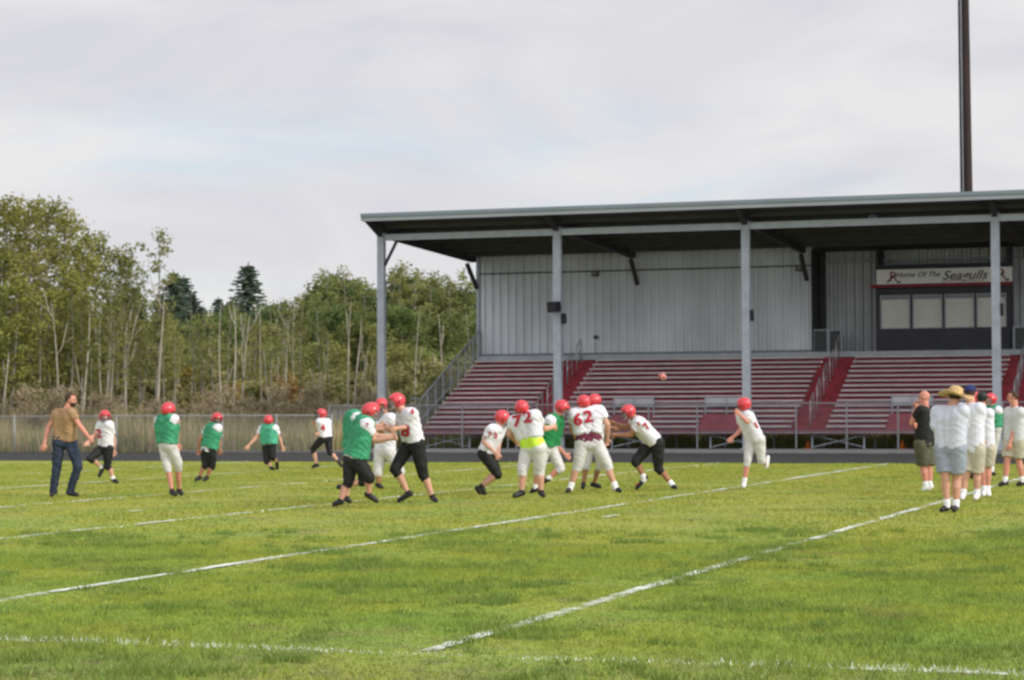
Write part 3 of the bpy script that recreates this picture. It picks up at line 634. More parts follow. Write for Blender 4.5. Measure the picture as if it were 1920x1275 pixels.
def person(label, crop, sole, J, face, top='jersey', bottom='pants', topm=None, botm=None, vest=None, head='helmet', skinm=None, b=1.0,
           near=None, shoem=None, socks=None, number=None, under=None, group=None, hairc=None, sole_m=None, sleeve=.55, hem=.92, pad=1.0, doff=0, leglen=.35, grip=.6, hd=1.0):
    skinm = skinm or skin; shoem = shoem or shoeb
    ox, oy, s = CR[crop]; g = PG(ox+sole[0]/s, oy+sole[1]/s); D = (g-C0).dot(Fw) + doff
    gz = Vector((0,0,0))
    def P(j):
        x, y = j[0], j[1]; off = j[2] if len(j) > 2 else 0
        return PD(ox+x/s, oy+y/s, D+off)
    def G(j, z):
        q = ground(ox+j[0]/s, D+(j[2] if len(j) > 2 else 0)); q.z = z; return q
    q = {}
    for k, j in J.items():
        if j[1] == 'g': q[k] = G(j, .085 if k[0] == 'F' else .045)
        else: q[k] = P(j)
    # real shoulder and hip widths even where the body is seen from the side
    cd = Vector((Fw.x, Fw.y, 0)).normalized()
    for a, c, want in (('SA','SB',.37*b),('PA','PB',.20*b)):
        d = q[c]-q[a]
        if d.length < want*.93:
            e = math.sqrt(max(0, want*want - d.length**2))/2; sg_ = -1 if near == 'A' else 1
            q[a] = q[a] + cd*e*sg_; q[c] = q[c] - cd*e*sg_
    root = MB()
    def lower(mb): return mb
    H, Nk, SA, SB, PA, PB = (q[k] for k in ('H','N','SA','SB','PA','PB'))
    axis = ((PA+PB)/2-(SA+SB)/2).normalized()
    hf = (Rt*face[0] + cd*face[1] + Vector((0,0,face[2] if len(face) > 2 else 0)))
    B = basis(hf, (H-Nk).normalized()*.5+Vector((0,0,.6)))
    r_, f_, u_ = B
    m_ = root
    ch = (SA+SB)/2; pv = (PA+PB)/2
    m_.cap(lerp(ch,Nk,.3), .07*b, lerp(Nk,H,.55), .056*b)
    h0 = H - u_*.0
    ell(m_, h0+u_*.02*hd, B, (.074*hd,.092*hd,.098*hd)); ell(m_, h0+f_*.028-u_*.055, B, (.054*hd,.062*hd,.058*hd))     # skull, jaw
    m_.cap(h0+f_*.088+u_*.012, .010, h0+f_*.108-u_*.022, .014, 8, 3)                              # nose
    m_.cap(h0+f_*.078+u_*.03-r_*.035, .012, h0+f_*.078+u_*.03+r_*.035, .012, 8, 3)                 # brow
    m_.cap(h0+f_*.082-u_*.06-r_*.016, .009, h0+f_*.082-u_*.06+r_*.016, .009, 8, 3)                 # lips
    for e in (-1, 1): ell(m_, h0+r_*e*.076-f_*.004-u_*.005, B, (.012,.022,.032), 8, 6)             # ears
    m_.cap(lerp(SA,SB,.08), .062*b, lerp(SB,SA,.08), .062*b)
    for S, Pp in ((SA,PA),(SB,PB)): m_.cap(lerp(S,ch,.38)+axis*.07, .098*b, lerp(Pp,pv,.2), .092*b)
    m_.cap(ch+axis*.06, .10*b, pv, .10*b); m_.cap(PA, .10*b, PB, .10*b)
    hands = {}
    for c in 'AB':
        S, E, W = q['S'+c], q['E'+c], q['W'+c]
        m_.cap(S, .058*b, lerp(S,E,.5), .05*b).cap(lerp(S,E,.5), .05*b, E, .042*b).cap(E, .043*b, lerp(E,W,.3), .043*b).cap(lerp(E,W,.3), .043*b, W, .027*b)
        d = (W-E).normalized(); side = d.cross(cd); side = side.normalized() if side.length > .1 else Rt.copy()
        nrm = d.cross(side).normalized()
        if nrm.dot(Vector((0,0,-1))) < 0: nrm = -nrm
        m_.cap(W, .028, W+d*.04, .034, flat=(nrm,.75))
        pc = W+d*.055
        for i in range(4): m_.cap(W+d*.02+side*(i-1.5)*.016, .017, pc+side*(i-1.5)*.021+d*.012, .014, 8, 3)
        for i, ln in enumerate((.068,.078,.073,.058)):
            b0_ = pc+side*(i-1.5)*.021+d*.012; cu = grip
            k1 = b0_+(d*math.cos(cu*.5)+nrm*math.sin(cu*.5)+side*(i-1.5)*.06)*ln*.45; k2 = k1+(d*math.cos(cu*1.2)+nrm*math.sin(cu*1.2))*ln*.32; k3 = k2+(d*math.cos(cu*1.7)+nrm*math.sin(cu*1.7))*ln*.26
            m_.cap(b0_, .0105, k1, .010, 7, 2).cap(k1, .010, k2, .0095, 7, 2).cap(k2, .0095, k3, .0085, 7, 2)
        tb = W+d*.025+side*.03; t1 = tb+(d*.6+side*.75+nrm*.3).normalized()*.042; t2 = t1+(d*.85+side*.3+nrm*.4).normalized()*.032
        m_.cap(W+d*.01+side*.012, .018, tb, .014, 8, 3).cap(tb, .014, t1, .012, 7, 2).cap(t1, .012, t2, .010, 7, 2)
    for c in 'AB':
        Pp, K, Fa, T = q['P'+c], q['K'+c], q['F'+c], q['T'+c]
        m_.cap(Pp, .094*b, lerp(Pp,K,.5), .082*b).cap(lerp(Pp,K,.5), .082*b, K, .058*b)
        back = (lerp(Pp,Fa,.5)-K); back = back.normalized()*.015 if back.length > .02 else Vector((0,0,0))
        m_.cap(K, .056*b, lerp(K,Fa,.32)+back, .058*b).cap(lerp(K,Fa,.32)+back, .058*b, lerp(K,Fa,.8), .038*b).cap(lerp(K,Fa,.8), .038*b, Fa, .036*b)
        m_.cap(Fa, .037, T, .028)
    gp = pv.copy(); gp.z = 0
    bo = root.build('person', skinm, None, origin=gp); tag(bo, label, 'person', group); remesh(bo, .0095, 2)
    def cl(mb, name, m, vox=.012, it=3, parent=bo):
        o = mb.build(name, m, parent); 
        if vox: remesh(o, vox, it)
        return o
    # upper garment
    pd = (.112 if top == 'jersey' else .078)*b*pad; body_r = (.126 if top == 'jersey' else .122)*b
    jm = MB()
    jm.cap(lerp(SA,SB,.04)-axis*.01, pd, lerp(SB,SA,.04)-axis*.01, pd, 12).cap(ch, .085*b, lerp(ch,Nk,.45), .072*b, 12)
    for S, Pp in ((SA,PA),(SB,PB)):
        a_ = lerp(S,ch,.36)+axis*.06; e_ = lerp(lerp(S,ch,.36), lerp(Pp,pv,.25), hem)
        jm.cap(a_, body_r, lerp(a_,e_,.85), body_r*(.95 if hem < .9 else .98), 14).cone(lerp(a_,e_,.6), body_r*.98, e_, body_r*1.02, 14)
    jm.cap(ch+axis*.1, body_r, lerp(ch,pv,hem*.9), body_r*.96, 14)
    for c in 'AB':
        S, E = q['S'+c], q['E'+c]; W = q['W'+c]
        if sleeve > 1: jm.cap(S, .092*b, lerp(S,E,.9), .072*b, 12).cap(lerp(S,E,.9), .072*b, lerp(E,W,.82), .055*b, 12).cone(lerp(E,W,.7), .056*b, lerp(E,W,.95), .05*b)
        else: jm.cap(S, .092*b*pad**.5, lerp(S,E,.2), .088*b, 12).cone(S, .094*b, lerp(S,E,sleeve), .080*b, 14)
    jo = cl(jm, {'jersey':'jersey','tee':'tee_shirt','sweat':'sweatshirt','polo':'polo_shirt'}[top], topm or whitej)
    if under:
        um = MB()
        for Pp in (PA, PB): um.cap(lerp(ch,Pp,.55), body_r*.91, lerp(ch,Pp,.93), body_r*.93, 14)
        um.cap(lerp(ch,pv,.55), body_r*.91, lerp(ch,pv,.95), body_r*.93, 14); cl(um, 'undershirt', under)
    if vest:
        vm = MB()
        vm.cap(lerp(SA,SB,.24)-axis*.012, pd*1.05+.022, lerp(SB,SA,.24)-axis*.012, pd*1.05+.022, 12)
        for S, Pp in ((SA,PA),(SB,PB)):
            a_ = lerp(S,ch,.34)+axis*.06; e_ = lerp(lerp(S,ch,.34), lerp(Pp,pv,.2), min(hem, .9)-.02)
            vm.cap(a_, body_r+.02, lerp(a_,e_,.8), body_r+.014, 14).cone(lerp(a_,e_,.6), body_r+.014, e_, body_r+.03, 14)
        vm.cap(ch+axis*.1, body_r+.018, lerp(ch,pv,.72), body_r+.012, 14); cl(vm, 'vest', vest)
    # lower garment
    pm = MB(); pr_ = .118*b
    pm.cap(PA, pr_, PB, pr_, 14)
    for Pp in (PA, PB): pm.cone(lerp(Pp,ch,.22), pr_*.92, Pp, pr_, 14)
    for c in 'AB':
        Pp, K, Fa = q['P'+c], q['K'+c], q['F'+c]
        if bottom == 'pants': pm.cap(Pp, .112*b, lerp(Pp,K,.5), .100*b, 14).cap(lerp(Pp,K,.5), .100*b, K, .078*b, 14).cone(K, .078*b, lerp(K,Fa,leglen*.8), .064*b, 14)
        elif bottom == 'jeans': pm.cap(Pp, .112*b, K, .082*b, 14).cap(K, .082*b, lerp(K,Fa,.9), .066*b, 14).cone(lerp(K,Fa,.8), .067*b, lerp(K,Fa,1.0)-Vector((0,0,.02)), .070*b, 14)
        else: pm.cap(Pp, .116*b, lerp(Pp,K,leglen*.5), .110*b, 14).cone(Pp, .118*b, lerp(Pp,K,leglen), .108*b, 16)
    cl(pm, {'pants':'pants','jeans':'jeans','shorts':'shorts'}[bottom], botm or creamp)
    if bottom == 'pants' and socks is None:
        for c in 'AB':
            K, Fa, T = q['K'+c], q['F'+c], q['T'+c]; cl(MB().cap(lerp(K,Fa,.93), .043*b, Fa, .042*b, 12), 'sock', blackp, None)
    if socks is not None: 
        for c in 'AB':
            K, Fa, T = q['K'+c], q['F'+c], q['T'+c]
            cl(MB().cap(lerp(K,Fa,.80), .047*b, Fa, .044*b, 12).cap(Fa,.042*b,lerp(Fa,T,.3),.04*b,12), 'sock', socks or sockw, None)
    for c in 'AB':
        Fa, T = q['F'+c], q['T'+c]; d = (T-Fa); d = d.normalized()
        hl = Fa - d*.03; sh = MB().cap(hl+Vector((0,0,-.012)) if q['F'+c].z < .2 else hl, .048, lerp(Fa,T,.5), .046, 12).cap(lerp(Fa,T,.5), .046, T, .038, 12)
        so_ = cl(sh, 'shoe', shoem, .009, 2)
        if sole_m: cl(MB().cap(hl-Vector((0,0,.045)), .032, T-Vector((0,0,.022)), .03, 10, flat=((0,0,1),.45)), 'shoe_sole', sole_m, None, parent=so_)
    # head wear
    if head == 'helmet':
        hm = MB(); hc = H+u_*.022-f_*.008
        def keep(x, y, z):
            if y > .42 and -.80 < z < .34 and abs(x) < .80: return False
            if z < -.80: return False
            return not (z < -.55 and y < -.1 and abs(x) < .5 and z < -.72)
        ell(hm, hc, B, (.117,.140,.128), 28, 22, keep); ho = hm.build('helmet', helm, bo, True)
        sd = ho.modifiers.new('s', 'SOLIDIFY'); sd.thickness = .014; sd.offset = -1
        fm = MB()
        for z, w1, bulge in ((-.028,.098,.165),(-.062,.094,.172),(-.098,.075,.160)):
            fm.tube([hc+r_*x*w1+f_*(.075+(bulge-.075)*(1-x*x)**.5)+u_*z for x in (-1,-.8,-.4,0,.4,.8,1)], .009, 6)
        for x in (-.03,.03): fm.tube([hc+r_*x+f_*.160-u_*.028, hc+r_*x+f_*.168-u_*.062, hc+r_*x+f_*.152-u_*.1], .006, 6)
        fm.build('face_mask', maskm, ho, True)
        for e in (-1, 1): MB().cap(hc+r_*e*.110-u_*.03, .018, hc+r_*e*.118-u_*.03, .016, 8, 2).build('ear_hole', blackm, ho, True)
        MB().tube([hc+r_*.07+f_*.09-u_*.095, hc+f_*.125-u_*.115, hc-r_*.07+f_*.09-u_*.095], .014, 6).build('chin_strap', sockw, ho, True)
    else:
        for e in (-1, 1): ell(MB(), h0, B, (.01,.01,.01)); MB().cap(h0+f_*.086+u_*.008+r_*e*.032, .010, h0+f_*.088+u_*.008+r_*e*.032, .009, 8, 3).build('eye', eyem, bo, True)
        if head in ('hair', 'cap', 'straw'):
            hm = MB(); ell(hm, h0+u_*.026-f_*.008, B, (.084,.098,.100), 20, 16, lambda x,y,z: z > -.55 and not (y > .25 and z < .55)); ho = hm.build('hair', hairc or hairm, bo, True); sd = ho.modifiers.new('s','SOLIDIFY'); sd.thickness = .012
        if head == 'beard' or head == 'hair' and label.startswith('bearded'):
            bm_ = MB(); ell(bm_, h0+f_*.032-u_*.062, B, (.060,.066,.058), 16, 12, lambda x,y,z: z < .15 and y > -.35); bd = bm_.build('beard', hairm, bo, True); sd = bd.modifiers.new('s','SOLIDIFY'); sd.thickness = .006
        if head == 'cap':
            hm = MB(); ell(hm, h0+u_*.04-f_*.004, B, (.094,.108,.100), 20, 14, lambda x,y,z: z > -.05); ho = hm.build('cap', hairc_cap, bo, True); sd = ho.modifiers.new('s','SOLIDIFY'); sd.thickness = .008
            vs = [h0+u_*.045+f_*(.09+.09*math.cos(t))+r_*.085*math.sin(t)-u_*.02*math.cos(t) for t in [math.pi*(-.5+k/10) for k in range(11)]]
            n_ = len(vs); br = MB().add([p for p in vs]+[p-u_*.008 for p in vs], [tuple(range(n_)), tuple(range(2*n_-1,n_-1,-1))]+[(i,i+n_,(i+1)%n_+n_,(i+1)%n_) for i in range(n_)]); br.build('cap_brim', hairc_cap, ho)
        if head == 'straw':
            hm = MB(); n_ = 40; prof = [(.001,.145),(.05,.15),(.085,.128),(.100,.07),(.104,.028),(.15,.012),(.20,.004),(.245,.018)]
            vs = []
            for rr_, z in prof:
                for k in range(n_):
                    t = 2*math.pi*k/n_; wv = (rr_/.245)**3; zz = z + wv*(.045*abs(math.sin(t+.5))**1.5 - .03*abs(math.cos(t+.5))) + wv*.012*math.sin(3*t)
                    vs.append(h0+u_*(.005+zz)+(r_*math.cos(t)+f_*math.sin(t)*1.05)*rr_)
            fs = [(i*n_+k,i*n_+(k+1)%n_,(i+1)*n_+(k+1)%n_,(i+1)*n_+k) for i in range(len(prof)-1) for k in range(n_)]
            ho = hm.add(vs, fs).build('straw_hat', strawm, bo, True); sd = ho.modifiers.new('s','SOLIDIFY'); sd.thickness = .008
            hb = MB(); hb.tube([h0+u_*(.005+.038)+(r_*math.cos(t)+f_*math.sin(t)*1.05)*.106 for t in [2*math.pi*k/24 for k in range(25)]], .011, 6, False); hb.build('hat_band', mat('brown hat band',(.20,.10,.04),.8), ho, True)
    # lettering on the jersey
    if number:
        bv = BVHTree.FromPolygons([tuple(v) for v in jm.v], jm.f)
        for txt, cx, cy, hpx, rot, *ex in number:
            me = textmesh(txt, 1.0, 0, 0, .045)
            import bmesh
            bm2 = bmesh.new(); bm2.from_mesh(me); bmesh.ops.triangulate(bm2, faces=bm2.faces)
            for _ in range(3):
                es = [e for e in bm2.edges if e.calc_length() > .13]
                if es: bmesh.ops.subdivide_edges(bm2, edges=es, cuts=1); bmesh.ops.triangulate(bm2, faces=bm2.faces)
            V = [tuple(v.co) for v in bm2.verts]; Fc = [tuple(v.index for v in f.verts) for f in bm2.faces]; bm2.free(); bpy.data.meshes.remove(me)
            out = []; sz = hpx/.70; cr, sr_ = math.cos(rot), math.sin(rot)
            for x, y, z in V:
                x *= sz*1.35; y *= sz*1.22; px = cx + x*cr - y*sr_*-1*-1; py = cy - (x*sr_ + y*cr)
                rr_ = ray(ox+px/s, oy+py/s).normalized(); hit = bv.ray_cast(C0, rr_)
                out.append(hit[0]-rr_*.016 if hit[0] is not None else None)
            ok = [f for f in Fc if all(out[i] is not None for i in f)]
            if ok:
                idx = sorted({i for f in ok for i in f}); mp_ = {i: k for k, i in enumerate(idx)}
                MB().add([out[i] for i in idx], [tuple(mp_[i] for i in f) for f in ok]).build(*(ex or ('jersey_number', redn)), jo)
    return bo, q
PG_ = 'football players practising on the field'; CG = 'grown men watching the practice'
person('bearded man in a tan tee and dark jeans walking with his arms out', 1, (215,1180),
  dict(H=(403,165),N=(372,262),SA=(250,305),SB=(425,300),EA=(172,450,.1),WA=(130,620,.0),EB=(500,440,-.15),WB=(585,545,-.25),PA=(280,610),PB=(405,610),KA=(258,860),KB=(478,860,-.1),FA=(218,'g'),TA=(205,'g',-.12),FB=(392,'g',-.05),TB=(470,'g',-.12)),
  (1,-.15,-.05), 'tee', 'jeans', tan_tee, jeans, head='hair', skinm=skin2, b=1.05, sleeve=.5, hem=.93, doff=.1)
person('player in white jersey and black pants with one knee raised behind the man in jeans', 1, (855,1040),
  dict(H=(757,345),N=(762,410),SA=(700,440),SB=(820,440),EA=(650,530),WA=(585,600,-.2),EB=(855,580),WB=(850,690),PA=(735,660),PB=(800,665),KA=(600,775,-.25),KB=(785,850,-.05),FA=(735,875,-.0),TA=(700,955,-.05),FB=(850,'g'),TB=(885,'g',-.08)),
  (.25,-1,-.1), botm=blackp, group=PG_, number=[('2',690,520,70,0)], sole_m=None, socks=sockw)
person('player seen from behind in a green vest and off white pants left of centre', 1, (1490,1172),
  dict(H=(1418,278),N=(1400,345),SA=(1315,390),SB=(1490,385),EA=(1285,480,.18),WA=(1360,540,.35),EB=(1500,500,.0),WB=(1515,620,.0),PA=(1370,640),PB=(1445,640),KA=(1405,840),KB=(1520,820,.05),FA=(1458,'g'),TA=(1492,'g',-.12),FB=(1530,'g',.3),TB=(1555,'g',.2)),
  (.5,.8,-.1), vest=greenv, group=PG_, skinm=skin2, sleeve=.75, number=[('3',1535,395,38,0)])
person('player in a green vest, white hem and black pants, face guard towards the camera', 2, (180,980),
  dict(H=(400,280),N=(385,355),SA=(290,395),SB=(420,385),EA=(210,500),WA=(198,610),EB=(432,510,.1),WB=(432,610,.05),PA=(268,620),PB=(340,625),KA=(270,790),KB=(350,800),FA=(200,'g'),TA=(165,'g',-.1),FB=(285,'g'),TB=(258,'g',-.15)),
  (.3,-1,-.15), botm=blackp, vest=greenv, group=PG_, skinm=skin3, hem=1.08)
person('player in a green bib running away with arms held low in front of the fence', 2, (1025,860),
  dict(H=(980,295),N=(985,352),SA=(905,390),SB=(1060,390),EA=(835,490),WA=(755,575,-.1),EB=(1105,490),WB=(1135,580),PA=(955,570),PB=(1025,570),KA=(958,750,-.05),KB=(1025,705,-.1),FA=(1015,'g'),TA=(1040,'g',.12),FB=(1075,755,.25),TB=(1078,830,.28)),
  (-.2,1,0), botm=blackp, vest=mat('pale green mesh bib',(.07,.36,.22),.8,0,.2,8), group=PG_)
person('player in white jersey and black pants striding left beside the gate panel', 2, (1512,830),
  dict(H=(1575,222),N=(1592,275),SA=(1560,315),SB=(1640,315),EA=(1530,400),WA=(1500,335,-.1),EB=(1650,400),WB=(1560,430,-.15),PA=(1595,490),PB=(1650,490),KA=(1480,610),KB=(1670,650),FA=(1520,'g'),TA=(1480,'g'),FB=(1770,750),TB=(1800,800)),
  (-1,-.35,-.05), botm=blackp, near='A', group=PG_, number=[('4',1592,375,55,.1)])
person('player with a green bib behind the leading pair, one shin lifted off the grass', 3, (256,1160),
  dict(H=(500,262),N=(400,320),SA=(285,330),SB=(370,340),EA=(430,400),WA=(560,400),EB=(440,440),WB=(580,430),PA=(290,650),PB=(370,650),KA=(265,890),KB=(425,930),FA=(255,'g'),TA=(285,'g'),FB=(215,985),TB=(175,985)),
  (1,.1,-.1), botm=blackp, vest=greenv, group=PG_, near='B', doff=.45, b=1.05)
person('crouching player in a green vest with black pants shoving a taller opponent', 3, (165,1178),
  dict(H=(482,272),N=(440,345),SA=(385,370),SB=(455,400),EA=(540,500,.25),WA=(660,500,.25),EB=(520,545,-.1),WB=(690,520,-.25),PA=(290,740),PB=(370,740),KA=(275,930),KB=(475,895,-.1),FA=(190,'g'),TA=(135,'g'),FB=(465,1060),TB=(540,1115)),
  (1,-.1,-.35), botm=blackp, vest=greenv, group=PG_, near='B', b=1.12, grip=.9, number=[('7',452,392,30,0)])
person('player in white with light pants half hidden between two grappling players', 3, (572,1010),
  dict(H=(590,208),N=(625,285),SA=(570,350),SB=(690,340),EA=(575,470,-.2),WA=(600,400,-.4),EB=(690,470,-.1),WB=(640,420,-.35),PA=(575,650),PB=(665,650),KA=(555,850),KB=(770,835),FA=(560,'g'),TA=(590,'g'),FB=(790,'g',.1),TB=(810,'g')),
  (-.3,-.9,-.3), group=PG_, b=1.12, skinm=skin3, hem=.95)
person('tall player in white jersey and black pants leaning left into his opponent', 3, (780,1140),
  dict(H=(732,172),N=(790,265),SA=(790,310),SB=(880,300),EA=(720,440,.15),WA=(630,400,.05),EB=(930,395,-.1),WB=(735,425,-.3),PA=(860,560),PB=(930,570),KA=(715,815),KB=(985,860),FA=(850,1050),TA=(755,'g'),FB=(1080,'g'),TB=(1110,'g',-.15)),
  (-1,-.35,-.15), botm=blackp, near='B', group=PG_, b=1.15, number=[('6',735,470,85,-.1),('8',815,455,85,0),('6',885,262,40,-.1)], grip=.9)
person('player in white jersey and black pants crouching with both hands held low', 4, (205,1150),
  dict(H=(415,318),N=(370,400),SA=(290,450),SB=(400,440),EA=(215,570,-.15),WA=(330,680,-.3),EB=(380,580,.1),WB=(370,690,-.0),PA=(215,700),PB=(270,700),KA=(370,930,-.1),KB=(360,900,.15),FA=(195,1060),TA=(225,1135),FB=(150,1080,.2),TB=(190,1145,.2)),
  (.9,.25,-.5), botm=blackp, near='A', group=PG_, number=[('7',280,490,40,0),('3',345,505,45,.1)], leglen=.2)
person('lineman seen from behind with number 72 and a neon yellow undershirt', 4, (600,1182),
  dict(H=(628,212),N=(655,280),SA=(545,370),SB=(775,300),EA=(490,490,.15),WA=(560,560,.35),EB=(870,430,.1),WB=(975,410,.35),PA=(700,640),PB=(815,640),KA=(635,870),KB=(825,870),FA=(625,'g'),TA=(550,'g',-.1),FB=(838,'g'),TB=(865,'g',-.12)),
  (-.35,.9,-.2), group=PG_, b=1.2, number=[('7',575,350,95,.12),('2',690,305,95,.12)], under=neon, hem=.58, sole_m=soler)
person('player in a deep green vest and light pants lunging right between the two numbered linemen', 4, (760,1145),
  dict(H=(1060,205),N=(1010,285),SA=(935,350),SB=(1030,350),EA=(985,430,-.2),WA=(880,430,-.1),EB=(990,600,.1),WB=(1095,700,.0),PA=(880,640),PB=(950,640),KA=(800,890),KB=(1050,860),FA=(775,'g'),TA=(735,'g'),FB=(905,980),TB=(850,1010)),
  (.8,-.2,-.6), vest=greend, near='A', group=PG_, skinm=skin2, doff=.35, b=1.05, socks=sockw)
person('player mostly hidden behind the lineman with number 62, only helmet and legs showing', 5, (320,1148),
  dict(H=(460,140),N=(455,225),SA=(370,290),SB=(530,290),EA=(570,380),WA=(640,380,-.1),EB=(580,420),WB=(660,440),PA=(395,620),PB=(490,620),KA=(370,850),KB=(520,850),FA=(325,'g'),TA=(320,'g',-.12),FB=(445,'g',.2),TB=(515,'g',.1)),
  (.8,.5,0), group=PG_, skinm=skin3, doff=.4)
person('lineman seen from behind with number 62 and a maroon undershirt', 5, (150,1185),
  dict(H=(330,155),N=(350,235),SA=(215,300),SB=(520,265),EA=(195,430,.1),WA=(235,530,.3),EB=(600,400,-.05),WB=(600,560,.1),PA=(315,610),PB=(465,610),KA=(270,850),KB=(595,840),FA=(175,'g'),TA=(145,'g',-.15),FB=(695,'g'),TB=(745,'g',-.1)),
  (-.4,.9,-.05), group=PG_, b=1.22, socks=sockw, number=[('6',262,350,105,.1),('2',382,315,105,.1)], under=maroon, hem=.62)
person('player in white jersey and black pants bending left with both arms stretched out', 5, (1370,1148),
  dict(H=(838,265),N=(920,330),SA=(935,380),SB=(965,390),EA=(800,430,.2),WA=(660,380,.15),EB=(860,520,-.15),WB=(700,520,-.1),PA=(1100,610),PB=(1170,610),KA=(920,820),KB=(1180,900),FA=(1025,1020),TA=(935,'g'),FB=(1345,'g'),TB=(1375,'g',-.1)),
  (-1,-.2,-.35), botm=blackp, near='B', group=PG_, b=1.15, skinm=skin3, sole_m=soler, socks=sockw, number=[('7',1050,420,60,1.0),('5',955,395,35,.3)])
person('passer in all white with one foot kicked up, facing left below the thrown ball', 6, (345,1185),
  dict(H=(347,190),N=(375,260),SA=(330,330),SB=(400,330),EA=(310,490,.1),WA=(215,575,.0),EB=(390,390,-.25),WB=(300,300,-.25),PA=(440,600),PB=(530,600),KA=(395,840),KB=(560,860),FA=(350,'g'),TA=(345,'g',-.12),FB=(615,900,.25),TB=(635,810,.3)),
  (-.8,.5,-.05), near='B', group=PG_, shoem=shoew, hem=1.0, skinm=skin2, socks=sockw, number=[('1',500,430,60,.5)])
person('bald man in a black tee and olive shorts standing left of the straw hat', 7, (205,1010),
  dict(H=(198,205),N=(205,270),SA=(150,320),SB=(245,320),EA=(92,425,-.05),WA=(125,290,-.1),EB=(225,450,.0),WB=(140,440,-.15),PA=(160,600),PB=(235,600),KA=(185,780),KB=(235,790),FA=(210,'g'),TA=(190,'g'),FB=(245,'g'),TB=(228,'g')),
  (-.85,.4,0), 'tee', 'shorts', blacktee, olive, head='bald', near='A', skinm=skin2, shoem=shoew, b=1.12, leglen=1.0, hem=1.08, socks=sockw, group=CG, sole_m=solew)
person('man seen from behind in a straw hat, pale sweatshirt and grey shorts', 7, (390,1190),
  dict(H=(458,205),N=(440,275),SA=(325,330),SB=(510,325),EA=(290,465,.08),WA=(380,520,.3),EB=(535,465,.08),WB=(470,520,.3),PA=(365,640),PB=(475,640),KA=(380,900),KB=(475,900),FA=(392,'g'),TA=(345,'g',-.05),FB=(465,'g'),TB=(450,'g',-.1)),
  (.3,.9,-.1), 'sweat', 'shorts', sweat, greys, head='straw', b=1.14, leglen=.80, hem=1.0, sleeve=2, socks=sockw, group=CG)
hairc_cap = navycap
person('man in a navy cap, long white tee and cream shorts beside the straw hat', 7, (640,1085),
  dict(H=(590,170),N=(595,245),SA=(535,300),SB=(650,300),EA=(520,450),WA=(540,560),EB=(690,450),WB=(692,560),PA=(565,640),PB=(640,640),KA=(560,850),KB=(645,850),FA=(525,'g'),TA=(520,'g',-.15),FB=(648,'g'),TB=(635,'g',-.15)),
  (.3,.9,0), 'tee', 'shorts', whitet, khaki, head='cap', b=1.12, leglen=.95, hem=1.1, shoem=shoew, socks=sockw, group=CG, sole_m=solew)
hairc_cap = blackm
person('man in a black cap, white tee and khaki shorts beside the leaning player', 7, (720,1062),
  dict(H=(690,225),N=(695,290),SA=(650,340),SB=(730,340),EA=(660,460,.1),WA=(680,560,.1),EB=(745,460),WB=(730,570),PA=(680,640),PB=(740,640),KA=(700,800),KB=(740,800),FA=(708,'g'),TA=(700,'g',-.15),FB=(738,'g'),TB=(748,'g',-.15)),
  (.2,1,0), 'tee', 'shorts', whitet, khaki, head='cap', b=1.0, leglen=.9, hem=1.12, shoem=shoew, socks=sockw, group=CG, skinm=skin2, doff=.3, hairc=blackm, sole_m=solew)
person('red helmeted player just visible between the navy cap and the black cap', 7, (600,905),
  dict(H=(628,215),N=(628,270),SA=(590,300),SB=(665,300),EA=(580,380),WA=(600,470),EB=(670,380),WB=(660,470),PA=(605,470),PB=(650,470),KA=(605,640),KB=(650,640),FA=(605,'g'),TA=(600,'g'),FB=(650,'g'),TB=(655,'g')),
  (-.5,.8,0), group=PG_, hem=1.0)
person('player in a green vest standing beside the rightmost roof column', 7, (785,878),
  dict(H=(762,228),N=(775,280),SA=(755,325),SB=(812,325),EA=(770,420,.1),WA=(760,470),EB=(822,370),WB=(790,430,-.1),PA=(765,470),PB=(805,470),KA=(755,640),KB=(790,640),FA=(730,'g'),TA=(720,'g'),FB=(772,'g'),TB=(795,'g')),
  (-.7,-.4,0), vest=greenv, near='B', group=PG_, socks=sockw)
person('man with short brown hair in a grey polo facing left at the right edge', 7, (870,970),
  dict(H=(952,205),N=(975,268),SA=(935,330),SB=(1000,330),EA=(925,440,.1),WA=(905,560,.1),EB=(968,470,-.1),WB=(928,600,-.15),PA=(930,580),PB=(1000,580),KA=(905,740),KB=(1000,740),FA=(885,'g'),TA=(842,'g'),FB=(1035,'g'),TB=(995,'g')),
  (-1,.1,0), 'polo', 'shorts', polo, khaki, head='hair', near='B', skinm=skin2, b=1.08, leglen=.85, hem=1.02, socks=sockw, group=CG)
# football in the air
c = PD(1242, 706, 52); fb_ = MB(); B = basis(Rt*-.35+Vector((Fw.x,Fw.y,0))*.9+Vector((0,0,.2)))
n_ = 16; vs = []; prof = [(-.14,.004),(-.125,.025),(-.10,.048),(-.06,.072),(0,.085),(.06,.072),(.10,.048),(.125,.025),(.14,.004)]
for a, rr_ in prof:
    for k in range(n_): t = 2*math.pi*k/n_; vs.append(c + B[1]*a + (B[0]*math.cos(t)+B[2]*math.sin(t))*rr_)
fb_.add(vs, [(i*n_+k,i*n_+(k+1)%n_,(i+1)*n_+(k+1)%n_,(i+1)*n_+k) for i in range(len(prof)-1) for k in range(n_)])
fo = fb_.build('football', ballm, None, True, origin=c); tag(fo, 'red brown leather football flying high in front of the bench rows', 'football')
for a in (-.085, .085):
    MB().tube([c+B[1]*a+(B[0]*math.cos(t)+B[2]*math.sin(t))*.0585 for t in [2*math.pi*k/20 for k in range(21)]], .006, 6, False).build('stripe', sockw, fo, True)
MB().beam(c-B[1]*.05+B[2]*.088, c+B[1]*.05+B[2]*.088, .012, .008, B[2]).build('laces', sockw, fo)
